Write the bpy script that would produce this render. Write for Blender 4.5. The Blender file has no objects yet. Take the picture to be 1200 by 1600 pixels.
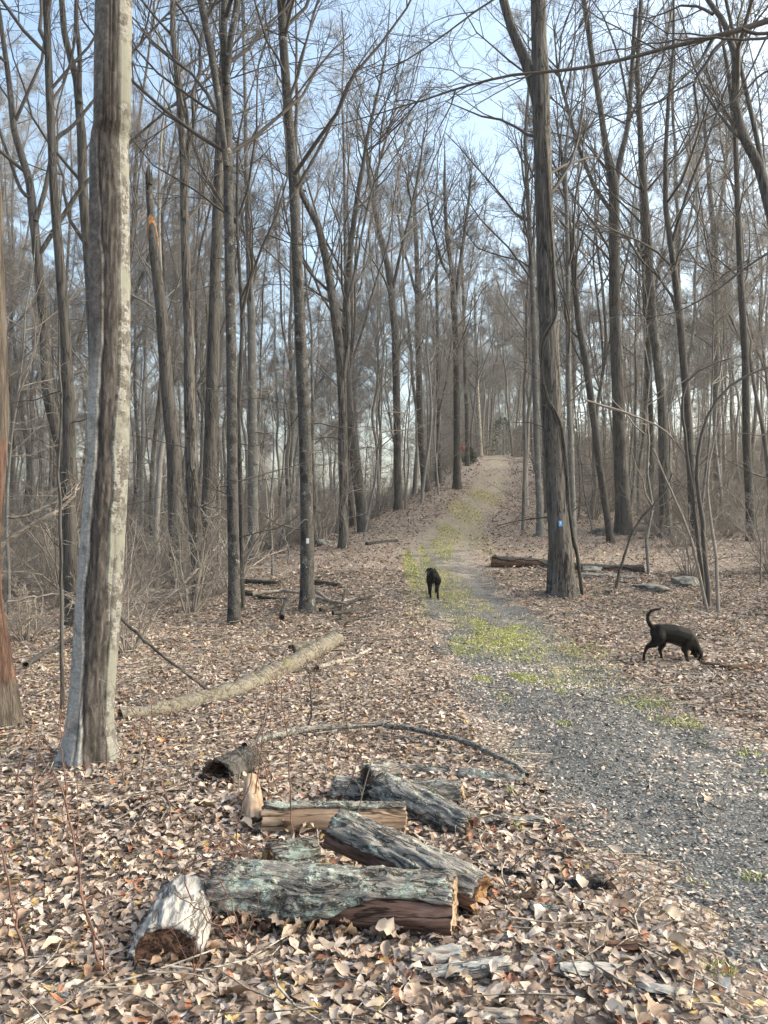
import bpy, math, random
import numpy as np
from mathutils import Vector, Matrix

# ------------------------------------------------------------------ camera, sky, sun, exposure
SC = bpy.context.scene
COL = SC.collection
PITCH = math.radians(1.2); F = 1186.0; CAMZ = 1.6
cam_d = bpy.data.cameras.new('camera'); cam = bpy.data.objects.new('camera', cam_d); COL.objects.link(cam)
cam.location = (0, 0, CAMZ); cam.rotation_euler = (math.radians(90) + PITCH, 0, 0)
cam_d.sensor_fit = 'VERTICAL'; cam_d.angle = 2 * math.atan(800 / F); cam_d.clip_start = 0.05; cam_d.clip_end = 3000
SC.camera = cam
SUN_AZ, SUN_EL = math.radians(88), math.radians(30)
W = bpy.data.worlds.new('World'); SC.world = W; W.use_nodes = True
nt = W.node_tree; bg = nt.nodes['Background']
sky = nt.nodes.new('ShaderNodeTexSky'); sky.sky_type = 'NISHITA'; sky.sun_disc = False
sky.sun_elevation = SUN_EL; sky.sun_rotation = SUN_AZ
sky.altitude = 0; sky.air_density = 1.0; sky.dust_density = 6.0; sky.ozone_density = .6
tnt = nt.nodes.new('ShaderNodeMix'); tnt.data_type = 'RGBA'; tnt.blend_type = 'MULTIPLY'; tnt.inputs[0].default_value = 1; tnt.inputs[7].default_value = (.945, 1.03, .985, 1)
nt.links.new(sky.outputs['Color'], tnt.inputs[6]); nt.links.new(tnt.outputs[2], bg.inputs['Color']); bg.inputs['Strength'].default_value = 0.15
sl = bpy.data.lights.new('sun', 'SUN'); sun = bpy.data.objects.new('sun', sl); COL.objects.link(sun)
sl.energy = 1.3; sl.angle = math.radians(85); sl.color = (1.0, 0.945, 0.925)
sv = Vector((math.sin(SUN_AZ) * math.cos(SUN_EL), math.cos(SUN_AZ) * math.cos(SUN_EL), math.sin(SUN_EL)))
sun.rotation_euler = sv.to_track_quat('Z', 'Y').to_euler()
SC.view_settings.view_transform = 'Standard'; SC.view_settings.look = 'None'
SC.view_settings.exposure = 1.68; SC.view_settings.gamma = 1; SC.view_settings.use_curve_mapping = False
SC.cycles.use_denoising = True
try: SC.cycles.denoiser = 'OPENIMAGEDENOISE'
except Exception: pass
SC.cycles.max_bounces = 4; SC.cycles.diffuse_bounces = 3; SC.cycles.glossy_bounces = 1
SC.cycles.transparent_max_bounces = 4; SC.cycles.transmission_bounces = 1
SC.cycles.use_adaptive_sampling = True; SC.cycles.adaptive_threshold = 0.02
SC.cycles.caustics_reflective = False; SC.cycles.caustics_refractive = False

RNG = np.random.default_rng(7)
PI = math.pi

# ------------------------------------------------------------------ helpers
def smooth(a, b, x):
    t = np.clip((np.asarray(x, float) - a) / (b - a), 0, 1); return t * t * (3 - 2 * t)

def hash3(ix, iy, iz, seed):
    h = (ix.astype(np.int64) * 374761393 + iy.astype(np.int64) * 668265263 + iz.astype(np.int64) * 1440662683 + seed * 974711) & 0xffffffff
    h = ((h ^ (h >> 13)) * 1274126177) & 0xffffffff
    h = ((h ^ (h >> 16)) * 2246822519) & 0xffffffff
    return ((h ^ (h >> 15)) & 0xffff) / 65535.0

def vnoise(p, seed=0):
    p = np.asarray(p, float); i = np.floor(p); f = p - i; i = i.astype(np.int64); f = f * f * (3 - 2 * f)
    r = 0
    for dx in (0, 1):
        for dy in (0, 1):
            for dz in (0, 1):
                w = (f[..., 0] if dx else 1 - f[..., 0]) * (f[..., 1] if dy else 1 - f[..., 1]) * (f[..., 2] if dz else 1 - f[..., 2])
                r = r + w * hash3(i[..., 0] + dx, i[..., 1] + dy, i[..., 2] + dz, seed)
    return r * 2 - 1

def fbm(p, oct=3, seed=0):
    a, s, r = 1.0, 0.0, 0
    p = np.asarray(p, float)
    for k in range(oct):
        r = r + a * vnoise(p * 2 ** k, seed + k * 17); s += a; a *= .5
    return r / s

def norm(v):
    return v / np.maximum(np.linalg.norm(v, axis=-1, keepdims=True), 1e-9)

def mesh_of(name, V, quads=None, tris=None, smooth_shade=True, attrs=None):
    me = bpy.data.meshes.new(name)
    V = np.ascontiguousarray(V, dtype=np.float32)
    me.vertices.add(len(V)); me.vertices.foreach_set('co', V.ravel())
    idx, starts, n0 = [], [], 0
    for arr, k in ((quads, 4), (tris, 3)):
        if arr is None or len(arr) == 0: continue
        arr = np.asarray(arr, dtype=np.int32).reshape(-1, k)
        idx.append(arr.ravel()); starts.append(n0 + np.arange(len(arr), dtype=np.int32) * k); n0 += arr.size
    idx = np.concatenate(idx); starts = np.concatenate(starts)
    me.loops.add(len(idx)); me.loops.foreach_set('vertex_index', idx)
    me.polygons.add(len(starts)); me.polygons.foreach_set('loop_start', starts)
    if smooth_shade: me.polygons.foreach_set('use_smooth', np.ones(len(starts), dtype=bool))
    for an, (typ, data) in (attrs or {}).items():
        at = me.attributes.new(an, typ, 'POINT')
        at.data.foreach_set('color' if typ == 'FLOAT_COLOR' else 'value', np.ascontiguousarray(data, dtype=np.float32).ravel())
    me.update(calc_edges=True)
    return me

def obj(name, me, mat=None, parent=None, loc=None):
    o = bpy.data.objects.new(name, me); COL.objects.link(o)
    if mat is not None and me is not None and not me.materials: me.materials.append(mat)
    if parent is not None: o.parent = parent
    if loc is not None: o.location = loc
    return o

def tag(o, label=None, cat=None, group=None, kind=None):
    if label: o['label'] = label
    if cat: o['category'] = cat
    if group: o['group'] = group
    if kind: o['kind'] = kind
    return o

def thing(name, label, cat, loc=(0, 0, 0), group=None, rot=(0, 0, 0)):
    o = bpy.data.objects.new(name, None); COL.objects.link(o); o.location = loc; o.rotation_euler = rot
    o.empty_display_size = .2
    return tag(o, label, cat, group)

def copy_tree(o, parent=None, kids=None):
    c = o.copy(); COL.objects.link(c)
    if parent is not None: c.parent = parent
    for ch in (kids if kids is not None else list(o.children)):
        copy_tree(ch, c)
    return c

def tubes(groups):
    """groups: list of (P (N,K,3), R (N,K), sides) -> verts, quads"""
    Vs, Qs, off = [], [], 0
    for P, R, S in groups:
        P = np.asarray(P, float); R = np.asarray(R, float)
        if P.ndim == 2: P, R = P[None], R[None]
        N, K, _ = P.shape
        T = norm(np.gradient(P, axis=1)); m = norm(P[:, -1] - P[:, 0])
        ref = np.zeros((N, 3)); ref[np.arange(N), np.argmin(np.abs(m), axis=1)] = 1
        n1 = norm(np.cross(T, ref[:, None, :])); n2 = np.cross(T, n1)
        a = np.arange(S) * 2 * PI / S
        V = P[:, :, None, :] + R[:, :, None, None] * (np.cos(a)[None, None, :, None] * n1[:, :, None, :] + np.sin(a)[None, None, :, None] * n2[:, :, None, :])
        ids = off + np.arange(N * K * S).reshape(N, K, S)
        a0 = ids[:, :-1, :]; a1 = np.roll(ids, -1, 2)[:, :-1, :]; b0 = ids[:, 1:, :]; b1 = np.roll(ids, -1, 2)[:, 1:, :]
        Qs.append(np.stack([a0, a1, b1, b0], -1).reshape(-1, 4)); Vs.append(V.reshape(-1, 3)); off += N * K * S
    return np.concatenate(Vs), np.concatenate(Qs)

def tube_mesh(name, groups, **k):
    V, Q = tubes(groups); return mesh_of(name, V, quads=Q, **k)

def resample(P, R, K):
    P = np.asarray(P, float); R = np.asarray(R, float)
    s = np.concatenate([[0], np.cumsum(np.linalg.norm(np.diff(P, axis=0), axis=1))])
    t = np.linspace(0, s[-1], K)
    # Catmull-like smoothing: interpolate densely then average
    Q = np.stack([np.interp(t, s, P[:, i]) for i in range(3)], 1)
    for _ in range(2):
        Q[1:-1] = .25 * Q[:-2] + .5 * Q[1:-1] + .25 * Q[2:]
    return Q, np.interp(t, s, R)

# ------------------------------------------------------------------ the lie of the land
PY = np.array([-40, -3, 1, 3.2, 4.3, 5.5, 7.6, 11, 13.7, 16.5, 20.3, 26, 33, 42, 54, 62, 72, 95, 400.])
PX = np.array([3.6, 2.6, 2.35, 2.2, 2.05, 1.85, 1.84, 1.97, 1.97, 1.72, 1.6, 2.15, 3.8, 5.8, 7.9, 9, 11.0, 26, 190.])
_yy = np.linspace(-40, 400, 4401)
def _sm(a, n):
    k = np.ones(n) / n; b = np.pad(a, n, mode='edge'); return np.convolve(b, k, 'same')[n:-n]
_px = _sm(np.interp(_yy, PY, PX), 18)
def path_x(y): return np.interp(y, _yy, _px)
def path_off(x, y):
    y = np.asarray(y, float); s = (path_x(y + .3) - path_x(y - .3)) / .6
    return (x - path_x(y)) / np.sqrt(1 + s * s)
_zm = _sm(np.interp(_yy, [-40, 0, 2.5, 5.5, 7.6, 11, 13.7, 16.5, 20.3, 24, 28, 33, 42, 54, 62, 70, 100, 160, 400],
                    [.3, 0, 0, -.09, -.17, -.33, -.18, .07, .49, 1.0, 1.55, 2.3, 3.7, 5.7, 7.2, 8.2, 12, 17, 30]), 14)
_zl = _sm(np.interp(_yy, [-40, 0, 5, 9, 16, 24, 40, 62, 100, 200, 400], [.2, 0, -.08, -.15, -.28, -.15, .7, 2.4, 5.0, 7, 12]), 20)
_zr = _sm(np.interp(_yy, [-40, 0, 5, 11, 16, 24, 33, 42, 62, 100, 160, 400], [.3, 0, 0, -.25, .1, .85, 2.0, 3.6, 7.6, 12, 15, 26]), 20)
def hgt(x, y):
    x = np.asarray(x, float); y = np.asarray(y, float)
    o = x - path_x(y)
    wl = smooth(2.0, 10.0, -o) ; wr = smooth(2.5, 16.0, o)
    z = np.interp(y, _yy, _zm) * (1 - wl - wr) + np.interp(y, _yy, _zl) * wl + np.interp(y, _yy, _zr) * wr
    far = smooth(2, 12, np.hypot(o, y * .15))
    z = z + far * (.10 * np.sin(.55 * x + .3 * y + 1) + .08 * np.sin(-.42 * x + .71 * y + 2.2)) * smooth(6, 20, y)
    z = z + .025 * np.sin(1.9 * x + .8 * y) * np.sin(1.3 * y - .7 * x + .4) * smooth(1.2, 2.2, np.abs(o))
    z = z - .035 * np.exp(-((np.abs(o) - .62) / .22) ** 2)          # the two wheel ruts
    return z

cp, sp = math.cos(PITCH), math.sin(PITCH)
def at(px, py, d):
    """point seen at photo pixel (px, py) at distance d along the view"""
    u, v = (px - 600) / F, (800 - py) / F
    k = d / (cp - sp * v)
    return np.array([u * k, d, CAMZ + (sp + cp * v) * k])
_dd = np.concatenate([np.linspace(1.6, 12, 600), np.linspace(12, 120, 1500)])
def G(px, py):
    u, v = (px - 600) / F, (800 - py) / F
    k = _dd / (cp - sp * v)
    x, z = u * k, CAMZ + (sp + cp * v) * k
    below = np.nonzero(z < hgt(x, _dd))[0]
    i = below[0] if len(below) else len(_dd) - 1
    return np.array([x[i], _dd[i], float(hgt(x[i], _dd[i]))])
def gz(x, y): return float(hgt(x, y))

# ------------------------------------------------------------------ materials
class MB:
    def __init__(s, name):
        s.m = bpy.data.materials.new(name); s.m.use_nodes = True; s.t = s.m.node_tree
        s.b = s.t.nodes['Principled BSDF']; s.b.inputs['Specular IOR Level'].default_value = .25
        s.b.inputs['Roughness'].default_value = .85
    def n(s, typ, _in=None, **props):
        nd = s.t.nodes.new('ShaderNode' + typ)
        for k, v in props.items(): setattr(nd, k, v)
        for k, v in (_in or {}).items(): s.set(nd.inputs[k], v)
        return nd
    def set(s, sock, v):
        if hasattr(v, 'is_linked') or isinstance(v, bpy.types.NodeSocket): s.t.links.new(v, sock)
        elif isinstance(v, tuple) and len(v) == 3 and sock.type == 'RGBA': sock.default_value = (*v, 1)
        else: sock.default_value = v
    def math(s, op, a, b=0.0, clamp=False):
        nd = s.n('Math', operation=op, use_clamp=clamp); s.set(nd.inputs[0], a); s.set(nd.inputs[1], b); return nd.outputs[0]
    def mix(s, f, a, b, blend='MIX'):
        nd = s.n('Mix', data_type='RGBA', blend_type=blend, clamp_factor=True)
        s.set(nd.inputs[0], f); s.set(nd.inputs[6], a); s.set(nd.inputs[7], b); return nd.outputs[2]
    def ramp(s, f, stops, interp='LINEAR'):
        nd = s.n('ValToRGB'); cr = nd.color_ramp; cr.interpolation = interp
        while len(cr.elements) < len(stops): cr.elements.new(.5)
        for e, (p, c) in zip(cr.elements, stops):
            e.position = p; e.color = (*c, 1) if isinstance(c, tuple) else (c, c, c, 1)
        s.set(nd.inputs[0], f); return nd.outputs[0]
    def step(s, f, lo, hi):
        nd = s.n('MapRange', interpolation_type='SMOOTHSTEP'); s.set(nd.inputs[0], f)
        nd.inputs[1].default_value = lo; nd.inputs[2].default_value = hi; return nd.outputs[0]
    def coords(s, scale=(1, 1, 1), rnd=True):
        tc = s.n('TexCoord'); mp = s.n('Mapping', {'Vector': tc.outputs['Object'], 'Scale': scale})
        if not rnd: return mp.outputs[0]
        oi = s.n('ObjectInfo'); r = s.math('MULTIPLY', oi.outputs['Random'], 63.0)
        return s.n('VectorMath', {0: mp.outputs[0], 1: r}, operation='ADD').outputs[0]
    def noise(s, vec, scale, detail=4, rough=.6, out='Fac', dist=0.0):
        return s.n('TexNoise', {'Vector': vec, 'Scale': scale, 'Detail': float(detail), 'Roughness': rough, 'Distortion': dist}).outputs[out]
    def voro(s, vec, scale, feature='F1', out='Distance', rand=1.0):
        return s.n('TexVoronoi', {'Vector': vec, 'Scale': scale, 'Randomness': rand}, feature=feature).outputs[out]
    def bump(s, h, strength=.5, dist=.02):
        nd = s.n('Bump', {'Height': h, 'Strength': strength, 'Distance': dist}); s.t.links.new(nd.outputs[0], s.b.inputs['Normal'])
    def col(s, c): s.set(s.b.inputs['Base Color'], c)
    def attr(s, name, out='Color'):
        return s.n('Attribute', attribute_name=name).outputs[out]

def bark_mat(name, dark, light, axis='z', scale=14, stretch=.16, lichen=None, lich_thr=.55, moss=None, moss_thr=.6,
             spots=None, bump=.7, tint=None, crack=True, relief=.03):
    b = MB(name)
    st = (1, 1, stretch) if axis == 'z' else (stretch, 1, 1)
    v = b.coords(st); vi = b.coords()
    n1 = b.noise(v, scale, 6, .65, dist=.6); n2 = b.noise(vi, 2.3, 3); n3 = b.noise(v, scale * 3.1, 3)
    edge = b.math('ABSOLUTE', b.math('SUBTRACT', b.noise(v, scale * .55, 4, .6, dist=.9), .5))
    fur = b.step(edge, .0, .05 if crack else .001)
    h = b.math('MULTIPLY', b.math('ADD', b.math('MULTIPLY', n1, .7), b.math('MULTIPLY', n3, .3)), b.math('ADD', b.math('MULTIPLY', fur, .6), .4))
    c = b.ramp(h, [(.18, tuple(x * .45 for x in dark)), (.34, dark), (.62, light)])
    c = b.mix(b.math('MULTIPLY', b.step(n2, .35, .7), .45), c, tint or tuple(x * .75 for x in light))
    if spots:
        sv = b.voro(b.coords((1, 1, .8)), 5.0)
        sm = b.step(b.math('ADD', sv, b.math('MULTIPLY', b.noise(vi, 9, 3), .55)), .66, .54)
        c = b.mix(b.math('MULTIPLY', b.step(b.noise(vi, 34, 4, .7), .47, .6), .75), c, tuple(x * .5 for x in dark))
        c = b.mix(b.math('MULTIPLY', sm, .93), c, spots)
    if lichen:
        ln = b.math('ADD', b.math('MULTIPLY', b.noise(vi, 6, 5, .7), .66), b.math('MULTIPLY', b.noise(vi, 46, 4, .7), .34))
        c = b.mix(b.step(ln, lich_thr - .03, lich_thr + .05), c, b.mix(b.noise(vi, 60, 2), tuple(x * .6 for x in lichen), lichen))
    if moss:
        mn = b.math('ADD', b.math('MULTIPLY', b.noise(vi, 3.2, 4, .7), .8), b.math('MULTIPLY', b.noise(vi, 50, 2), .2))
        c = b.mix(b.step(mn, moss_thr - .03, moss_thr + .06), c, b.mix(b.noise(vi, 70, 2), tuple(x * .4 for x in moss), moss))
    b.col(c); b.bump(h, bump, relief)
    return b.m

def wood_mat(name, dark, light, axis='x', scale=9, bump=.5):
    b = MB(name); st = (.16, 1, 1) if axis == 'x' else (1, 1, .16)
    v = b.coords(st); n1 = b.noise(v, scale, 6, .7, dist=.4); n2 = b.noise(b.coords(), 3, 3); n3 = b.noise(v, scale * 6, 3)
    h = b.math('ADD', b.math('MULTIPLY', n1, .6), b.math('MULTIPLY', n3, .4))
    c = b.ramp(h, [(.36, tuple(x * .25 for x in dark)), (.46, dark), (.62, light)])
    c = b.mix(b.math('MULTIPLY', b.step(n2, .42, .62), .7), c, tuple(x * .7 for x in dark))
    ck = b.math('ABSOLUTE', b.math('SUBTRACT', b.noise(v, scale * .7, 4, .6, dist=.8), .5)); c = b.mix(b.step(ck, .03, .0), c, tuple(x * .15 for x in dark))
    b.col(c); b.bump(h, bump, .015); return b.m

def plain_mat(name, col, rough=.8, var=.25, scale=20):
    b = MB(name); n = b.noise(b.coords(), scale, 3)
    b.col(b.mix(n, tuple(x * (1 - var) for x in col), tuple(min(1, x * (1 + var)) for x in col)))
    b.b.inputs['Roughness'].default_value = rough; return b.m

LEAF = [(.0, (.12, .085, .066)), (.14, (.21, .15, .115)), (.3, (.32, .24, .19)), (.46, (.42, .335, .275)), (.62, (.51, .425, .36)),
        (.78, (.56, .49, .435)), (.9, (.62, .57, .52)), (1.0, (.36, .2, .1))]
M = {}
# leaf mould under the litter; beyond the reach of built leaves the same palette by cells
b = MB('leaf_mould'); v = b.coords(rnd=False)
wv = b.n('VectorMath', {0: v, 1: b.n('VectorMath', {0: b.noise(v, 9, 2, out='Color'), 1: (.05, .05, .05)}, operation='MULTIPLY').outputs[0]}, operation='ADD').outputs[0]
c1 = b.n('SeparateColor', {0: b.voro(wv, 15, out='Color')}).outputs[0]
c2 = b.n('SeparateColor', {0: b.voro(wv, 31, out='Color')}).outputs[1]
e1 = b.voro(wv, 15, 'DISTANCE_TO_EDGE')
pal = b.ramp(b.math('ADD', b.math('MULTIPLY', c1, .65), b.math('MULTIPLY', c2, .35)), LEAF[:-1])
pal = b.mix(b.step(b.noise(v, 1.1, 4), .5, .75), pal, b.mix(.55, pal, (.2, .14, .1)))
dk = b.math('MULTIPLY', b.step(e1, .0, .16), b.step(b.noise(v, 26, 3), .3, .56))
b.col(b.mix(dk, (.12, .09, .07), pal)); b.bump(b.math('MULTIPLY', c1, dk), .9, .03); M['mould'] = b.m
# gravel of the path: crushed blue grey stone, brown leaf crumbs
b = MB('path_gravel'); v = b.coords((1, 1.5, 1), rnd=False)
g1 = b.n('SeparateColor', {0: b.voro(v, 34, out='Color')}).outputs[0]; ge = b.voro(v, 34, 'DISTANCE_TO_EDGE')
g2 = b.n('SeparateColor', {0: b.voro(v, 75, out='Color')}).outputs[2]
gc = b.ramp(b.math('ADD', b.math('MULTIPLY', g1, .6), b.math('MULTIPLY', g2, .4)), [(.1, (.05, .049, .048)), (.45, (.12, .119, .117)), (.7, (.2, .198, .194)), (.95, (.34, .33, .32))])
sy = b.n('SeparateXYZ', {0: v}).outputs[1]
farl = b.math('MULTIPLY', b.step(sy, 24, 46), .32)
lv = b.mix(b.math('MULTIPLY', b.step(sy, 24, 45), .6), b.ramp(g2, LEAF[:-1]), (.47, .37, .24))
gc = b.mix(b.math('MULTIPLY', b.step(b.math('ADD', b.noise(v, 1.3, 5, .7), farl), .54, .70), .8), gc, lv)
b.col(b.mix(b.step(ge, 0, .12), (.06, .058, .055), gc)); b.bump(b.math('MULTIPLY', g1, b.step(ge, 0, .3)), .8, .02); M['gravel'] = b.m
# leaves by attribute, with veins of tone
b = MB('leaf_litter'); a = b.attr('tint'); n = b.noise(b.coords(rnd=False), 45, 3)
b.col(b.mix(b.step(n, .3, .7), b.mix(1.0, a, (.62, .58, .55), 'MULTIPLY'), a)); b.b.inputs['Roughness'].default_value = .6; M['litter'] = b.m
b = MB('fallen_leaf'); r = b.n('ObjectInfo').outputs['Random']; n = b.noise(b.coords(), 60, 4, .7)
lc = b.ramp(r, [(.0, (.20, .135, .10)), (.2, (.36, .26, .195)), (.4, (.47, .365, .285)), (.6, (.56, .46, .36)), (.75, (.55, .475, .405)), (.92, (.45, .335, .22)), (1., (.36, .19, .12))])
b.col(b.mix(b.step(n, .35, .68), b.mix(1.0, lc, (.6, .55, .5), 'MULTIPLY'), lc)); b.b.inputs['Roughness'].default_value = .55; M['leaf'] = b.m
b = MB('stone_chips'); a = b.attr('tint'); b.col(a); M['chips'] = b.m
b = MB('grass_blades'); a = b.attr('tint'); b.col(a); b.b.inputs['Roughness'].default_value = .6; M['grass'] = b.m

M['birch'] = bark_mat('dark_spotted_bark', (.026, .024, .023), (.095, .089, .085), scale=20, stretch=.5, crack=False, spots=(.018, .016, .015), lichen=(.36, .36, .34), lich_thr=.60)
M['oak'] = bark_mat('furrowed_grey_bark', (.032, .029, .027), (.105, .097, .091), scale=13, stretch=.12, lichen=(.34, .36, .33), lich_thr=.66)
M['smooth'] = bark_mat('smooth_grey_bark', (.066, .063, .06), (.155, .149, .141), scale=7, stretch=.35, bump=.3, lichen=(.33, .335, .32), lich_thr=.57, crack=False)
M['shag'] = bark_mat('shaggy_brown_bark', (.022, .02, .018), (.15, .137, .127), scale=17, stretch=.09, relief=.06, bump=1.0, lichen=(.33, .31, .29), lich_thr=.68)
M['dark'] = bark_mat('dark_bark', (.023, .021, .0195), (.075, .069, .064), scale=14, stretch=.14)
M['pale'] = bark_mat('pale_cream_bark', (.24, .22, .18), (.5, .46, .38), scale=8, stretch=.5, spots=(.1, .085, .07))
M['edge'] = bark_mat('brown_ridged_bark', (.11, .085, .065), (.34, .28, .22), scale=20, stretch=.1, bump=1.0)
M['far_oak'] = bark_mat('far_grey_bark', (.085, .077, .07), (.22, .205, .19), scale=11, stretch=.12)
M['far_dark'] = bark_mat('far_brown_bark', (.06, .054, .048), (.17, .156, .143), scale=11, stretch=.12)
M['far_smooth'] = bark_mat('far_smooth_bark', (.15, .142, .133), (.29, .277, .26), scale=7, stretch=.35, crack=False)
M['twig'] = plain_mat('twig_bark', (.06, .053, .049), .8, .4, 6)
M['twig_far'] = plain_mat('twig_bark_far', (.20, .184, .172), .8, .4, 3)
M['shrub'] = plain_mat('shrub_bark', (.20, .175, .155), .8, .5, 8)
M['stem'] = plain_mat('briar_bark', (.115, .062, .048), .7, .4, 14)
M['deadwood'] = wood_mat('weathered_wood', (.24, .2, .165), (.52, .47, .41), scale=16)

# the thin grey air between the trees
def haze_box(density, x0=-425, x1=425, y0=-65, y1=525, z0=-4.0, z1=62.0):
    V = [(x, y, z) for z in (z0, z1) for x, y in ((x0, y0), (x1, y0), (x1, y1), (x0, y1))]
    Qd = [(3, 2, 1, 0), (4, 5, 6, 7), (0, 1, 5, 4), (1, 2, 6, 5), (2, 3, 7, 6), (3, 0, 4, 7)]
    m = bpy.data.materials.new('haze'); m.use_nodes = True; t = m.node_tree; t.nodes.remove(t.nodes['Principled BSDF'])
    pv = t.nodes.new('ShaderNodeVolumePrincipled'); pv.inputs['Color'].default_value = (.97, .95, .92, 1); pv.inputs['Density'].default_value = density; pv.inputs['Anisotropy'].default_value = .2
    t.links.new(pv.outputs[0], t.nodes['Material Output'].inputs['Volume'])
    o = obj('haze', mesh_of('haze', V, quads=Qd, smooth_shade=False), m); tag(o, 'thin pale haze hanging in the winter woods', None, None, 'stuff'); return o
haze_box(.0006)
SC.cycles.volume_bounces = 1
# ------------------------------------------------------------------ ground and path
def axis(fine0, fine1, step, lo, hi, grow=1.16):
    a = list(np.arange(fine0, fine1, step)); s, x = step, fine0
    left = []
    while x > lo: s *= grow; x -= s; left.append(x)
    s, x = step, a[-1]; right = []
    while x < hi: s *= grow; x += s; right.append(x)
    return np.array(left[::-1] + a + right)
gx, gy = axis(-7, 8, .18, -420, 420, 1.12), axis(-1, 24, .18, -60, 520, 1.06)
GX, GY = np.meshgrid(gx, gy)
GZ = hgt(GX, GY)
ids = np.arange(GX.size).reshape(GX.shape)
Q = np.stack([ids[:-1, :-1], ids[:-1, 1:], ids[1:, 1:], ids[1:, :-1]], -1).reshape(-1, 4)
ground = tag(obj('ground', mesh_of('ground', np.stack([GX, GY, GZ], -1).reshape(-1, 3), quads=Q), M['mould']),
             'forest floor of brown leaf mould rising away on both sides of the track', kind='structure')
# the path sheet: slightly crowned, edges run ragged under the leaves
ys = np.concatenate([np.arange(-3, 24, .12), np.arange(24, 110, .35)]); nu = 22
Pv = []
for y in ys:
    s = float((path_x(y + .3) - path_x(y - .3)) / .6); L = math.hypot(1, s); nx, ny = 1 / L, -s / L
    wl = 1.05 + .22 * math.sin(y * 1.7) + .16 * math.sin(y * 4.3 + 1) + .1 * math.sin(y * 11.); wr = 1.1 + .2 * math.sin(y * 1.3 + 2) + .16 * math.sin(y * 5.1) + .1 * math.sin(y * 9 + .7)
    if y < 6: wr += .35 * (1 - max(0, y - 3) / 3 if y > 3 else 1); wl -= .1
    for k in range(nu):
        t = k / (nu - 1) * 2 - 1; w = t * (wr if t > 0 else wl)
        x_, y_ = float(path_x(y)) + nx * w, y + ny * w
        Pv.append((x_, y_, gz(x_, y_) + .018 * (1 - t ** 6) - .05 * (abs(t) > .93)))
ids = np.arange(len(ys) * nu).reshape(len(ys), nu)
Q = np.stack([ids[:-1, :-1], ids[:-1, 1:], ids[1:, 1:], ids[1:, :-1]], -1).reshape(-1, 4)
tag(obj('path', mesh_of('path', Pv, quads=Q), M['gravel']), 'gravel woodland track curving away uphill between the trees', kind='structure')

# ------------------------------------------------------------------ growing branches
def spawn(P, R, n, t0, t1, amin, amax, lens, K, rfac, up=0., wob=.1, rng=RNG, rmin=.003, tip=.3, flat=0.):
    """n children on each parent polyline; lens: absolute lengths (per parent array or scalar) before thinning to the tip"""
    N, K0, _ = P.shape
    t = rng.uniform(t0, t1, (N, n)); t = np.sort(t, 1)
    ff = t * (K0 - 1); i = np.minimum(ff.astype(int), K0 - 2); w = (ff - i)[..., None]
    a = np.arange(N)[:, None]
    p = P[a, i] * (1 - w) + P[a, i + 1] * w
    T = norm(P[a, i + 1] - P[a, i])
    r = R[a, i] * (1 - w[..., 0]) + R[a, i + 1] * w[..., 0]
    ln = np.broadcast_to(np.asarray(lens, float).reshape(-1, 1), (N, n)) * rng.uniform(.55, 1.25, (N, n)) * (1 - .55 * (t - t0) / max(1e-6, t1 - t0))
    rv = rng.normal(size=(N, n, 3)); rv[..., 2] *= (1 - flat)
    perp = norm(rv - (rv * T).sum(-1, keepdims=True) * T)
    ang = rng.uniform(amin, amax, (N, n))[..., None]
    d = norm(np.cos(ang) * T + np.sin(ang) * perp)
    C = np.zeros((N, n, K, 3)); C[..., 0, :] = p
    for k in range(1, K):
        d = d + wob * rng.normal(size=d.shape); d[..., 2] += up; d = norm(d)
        C[..., k, :] = C[..., k - 1, :] + d * (ln / (K - 1))[..., None]
    r0 = np.maximum(np.minimum(r * .9, rfac * ln), rmin)
    CR = np.maximum(r0[..., None] * np.linspace(1, tip, K), rmin * .6)
    return C.reshape(-1, K, 3), CR.reshape(-1, K)

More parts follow.
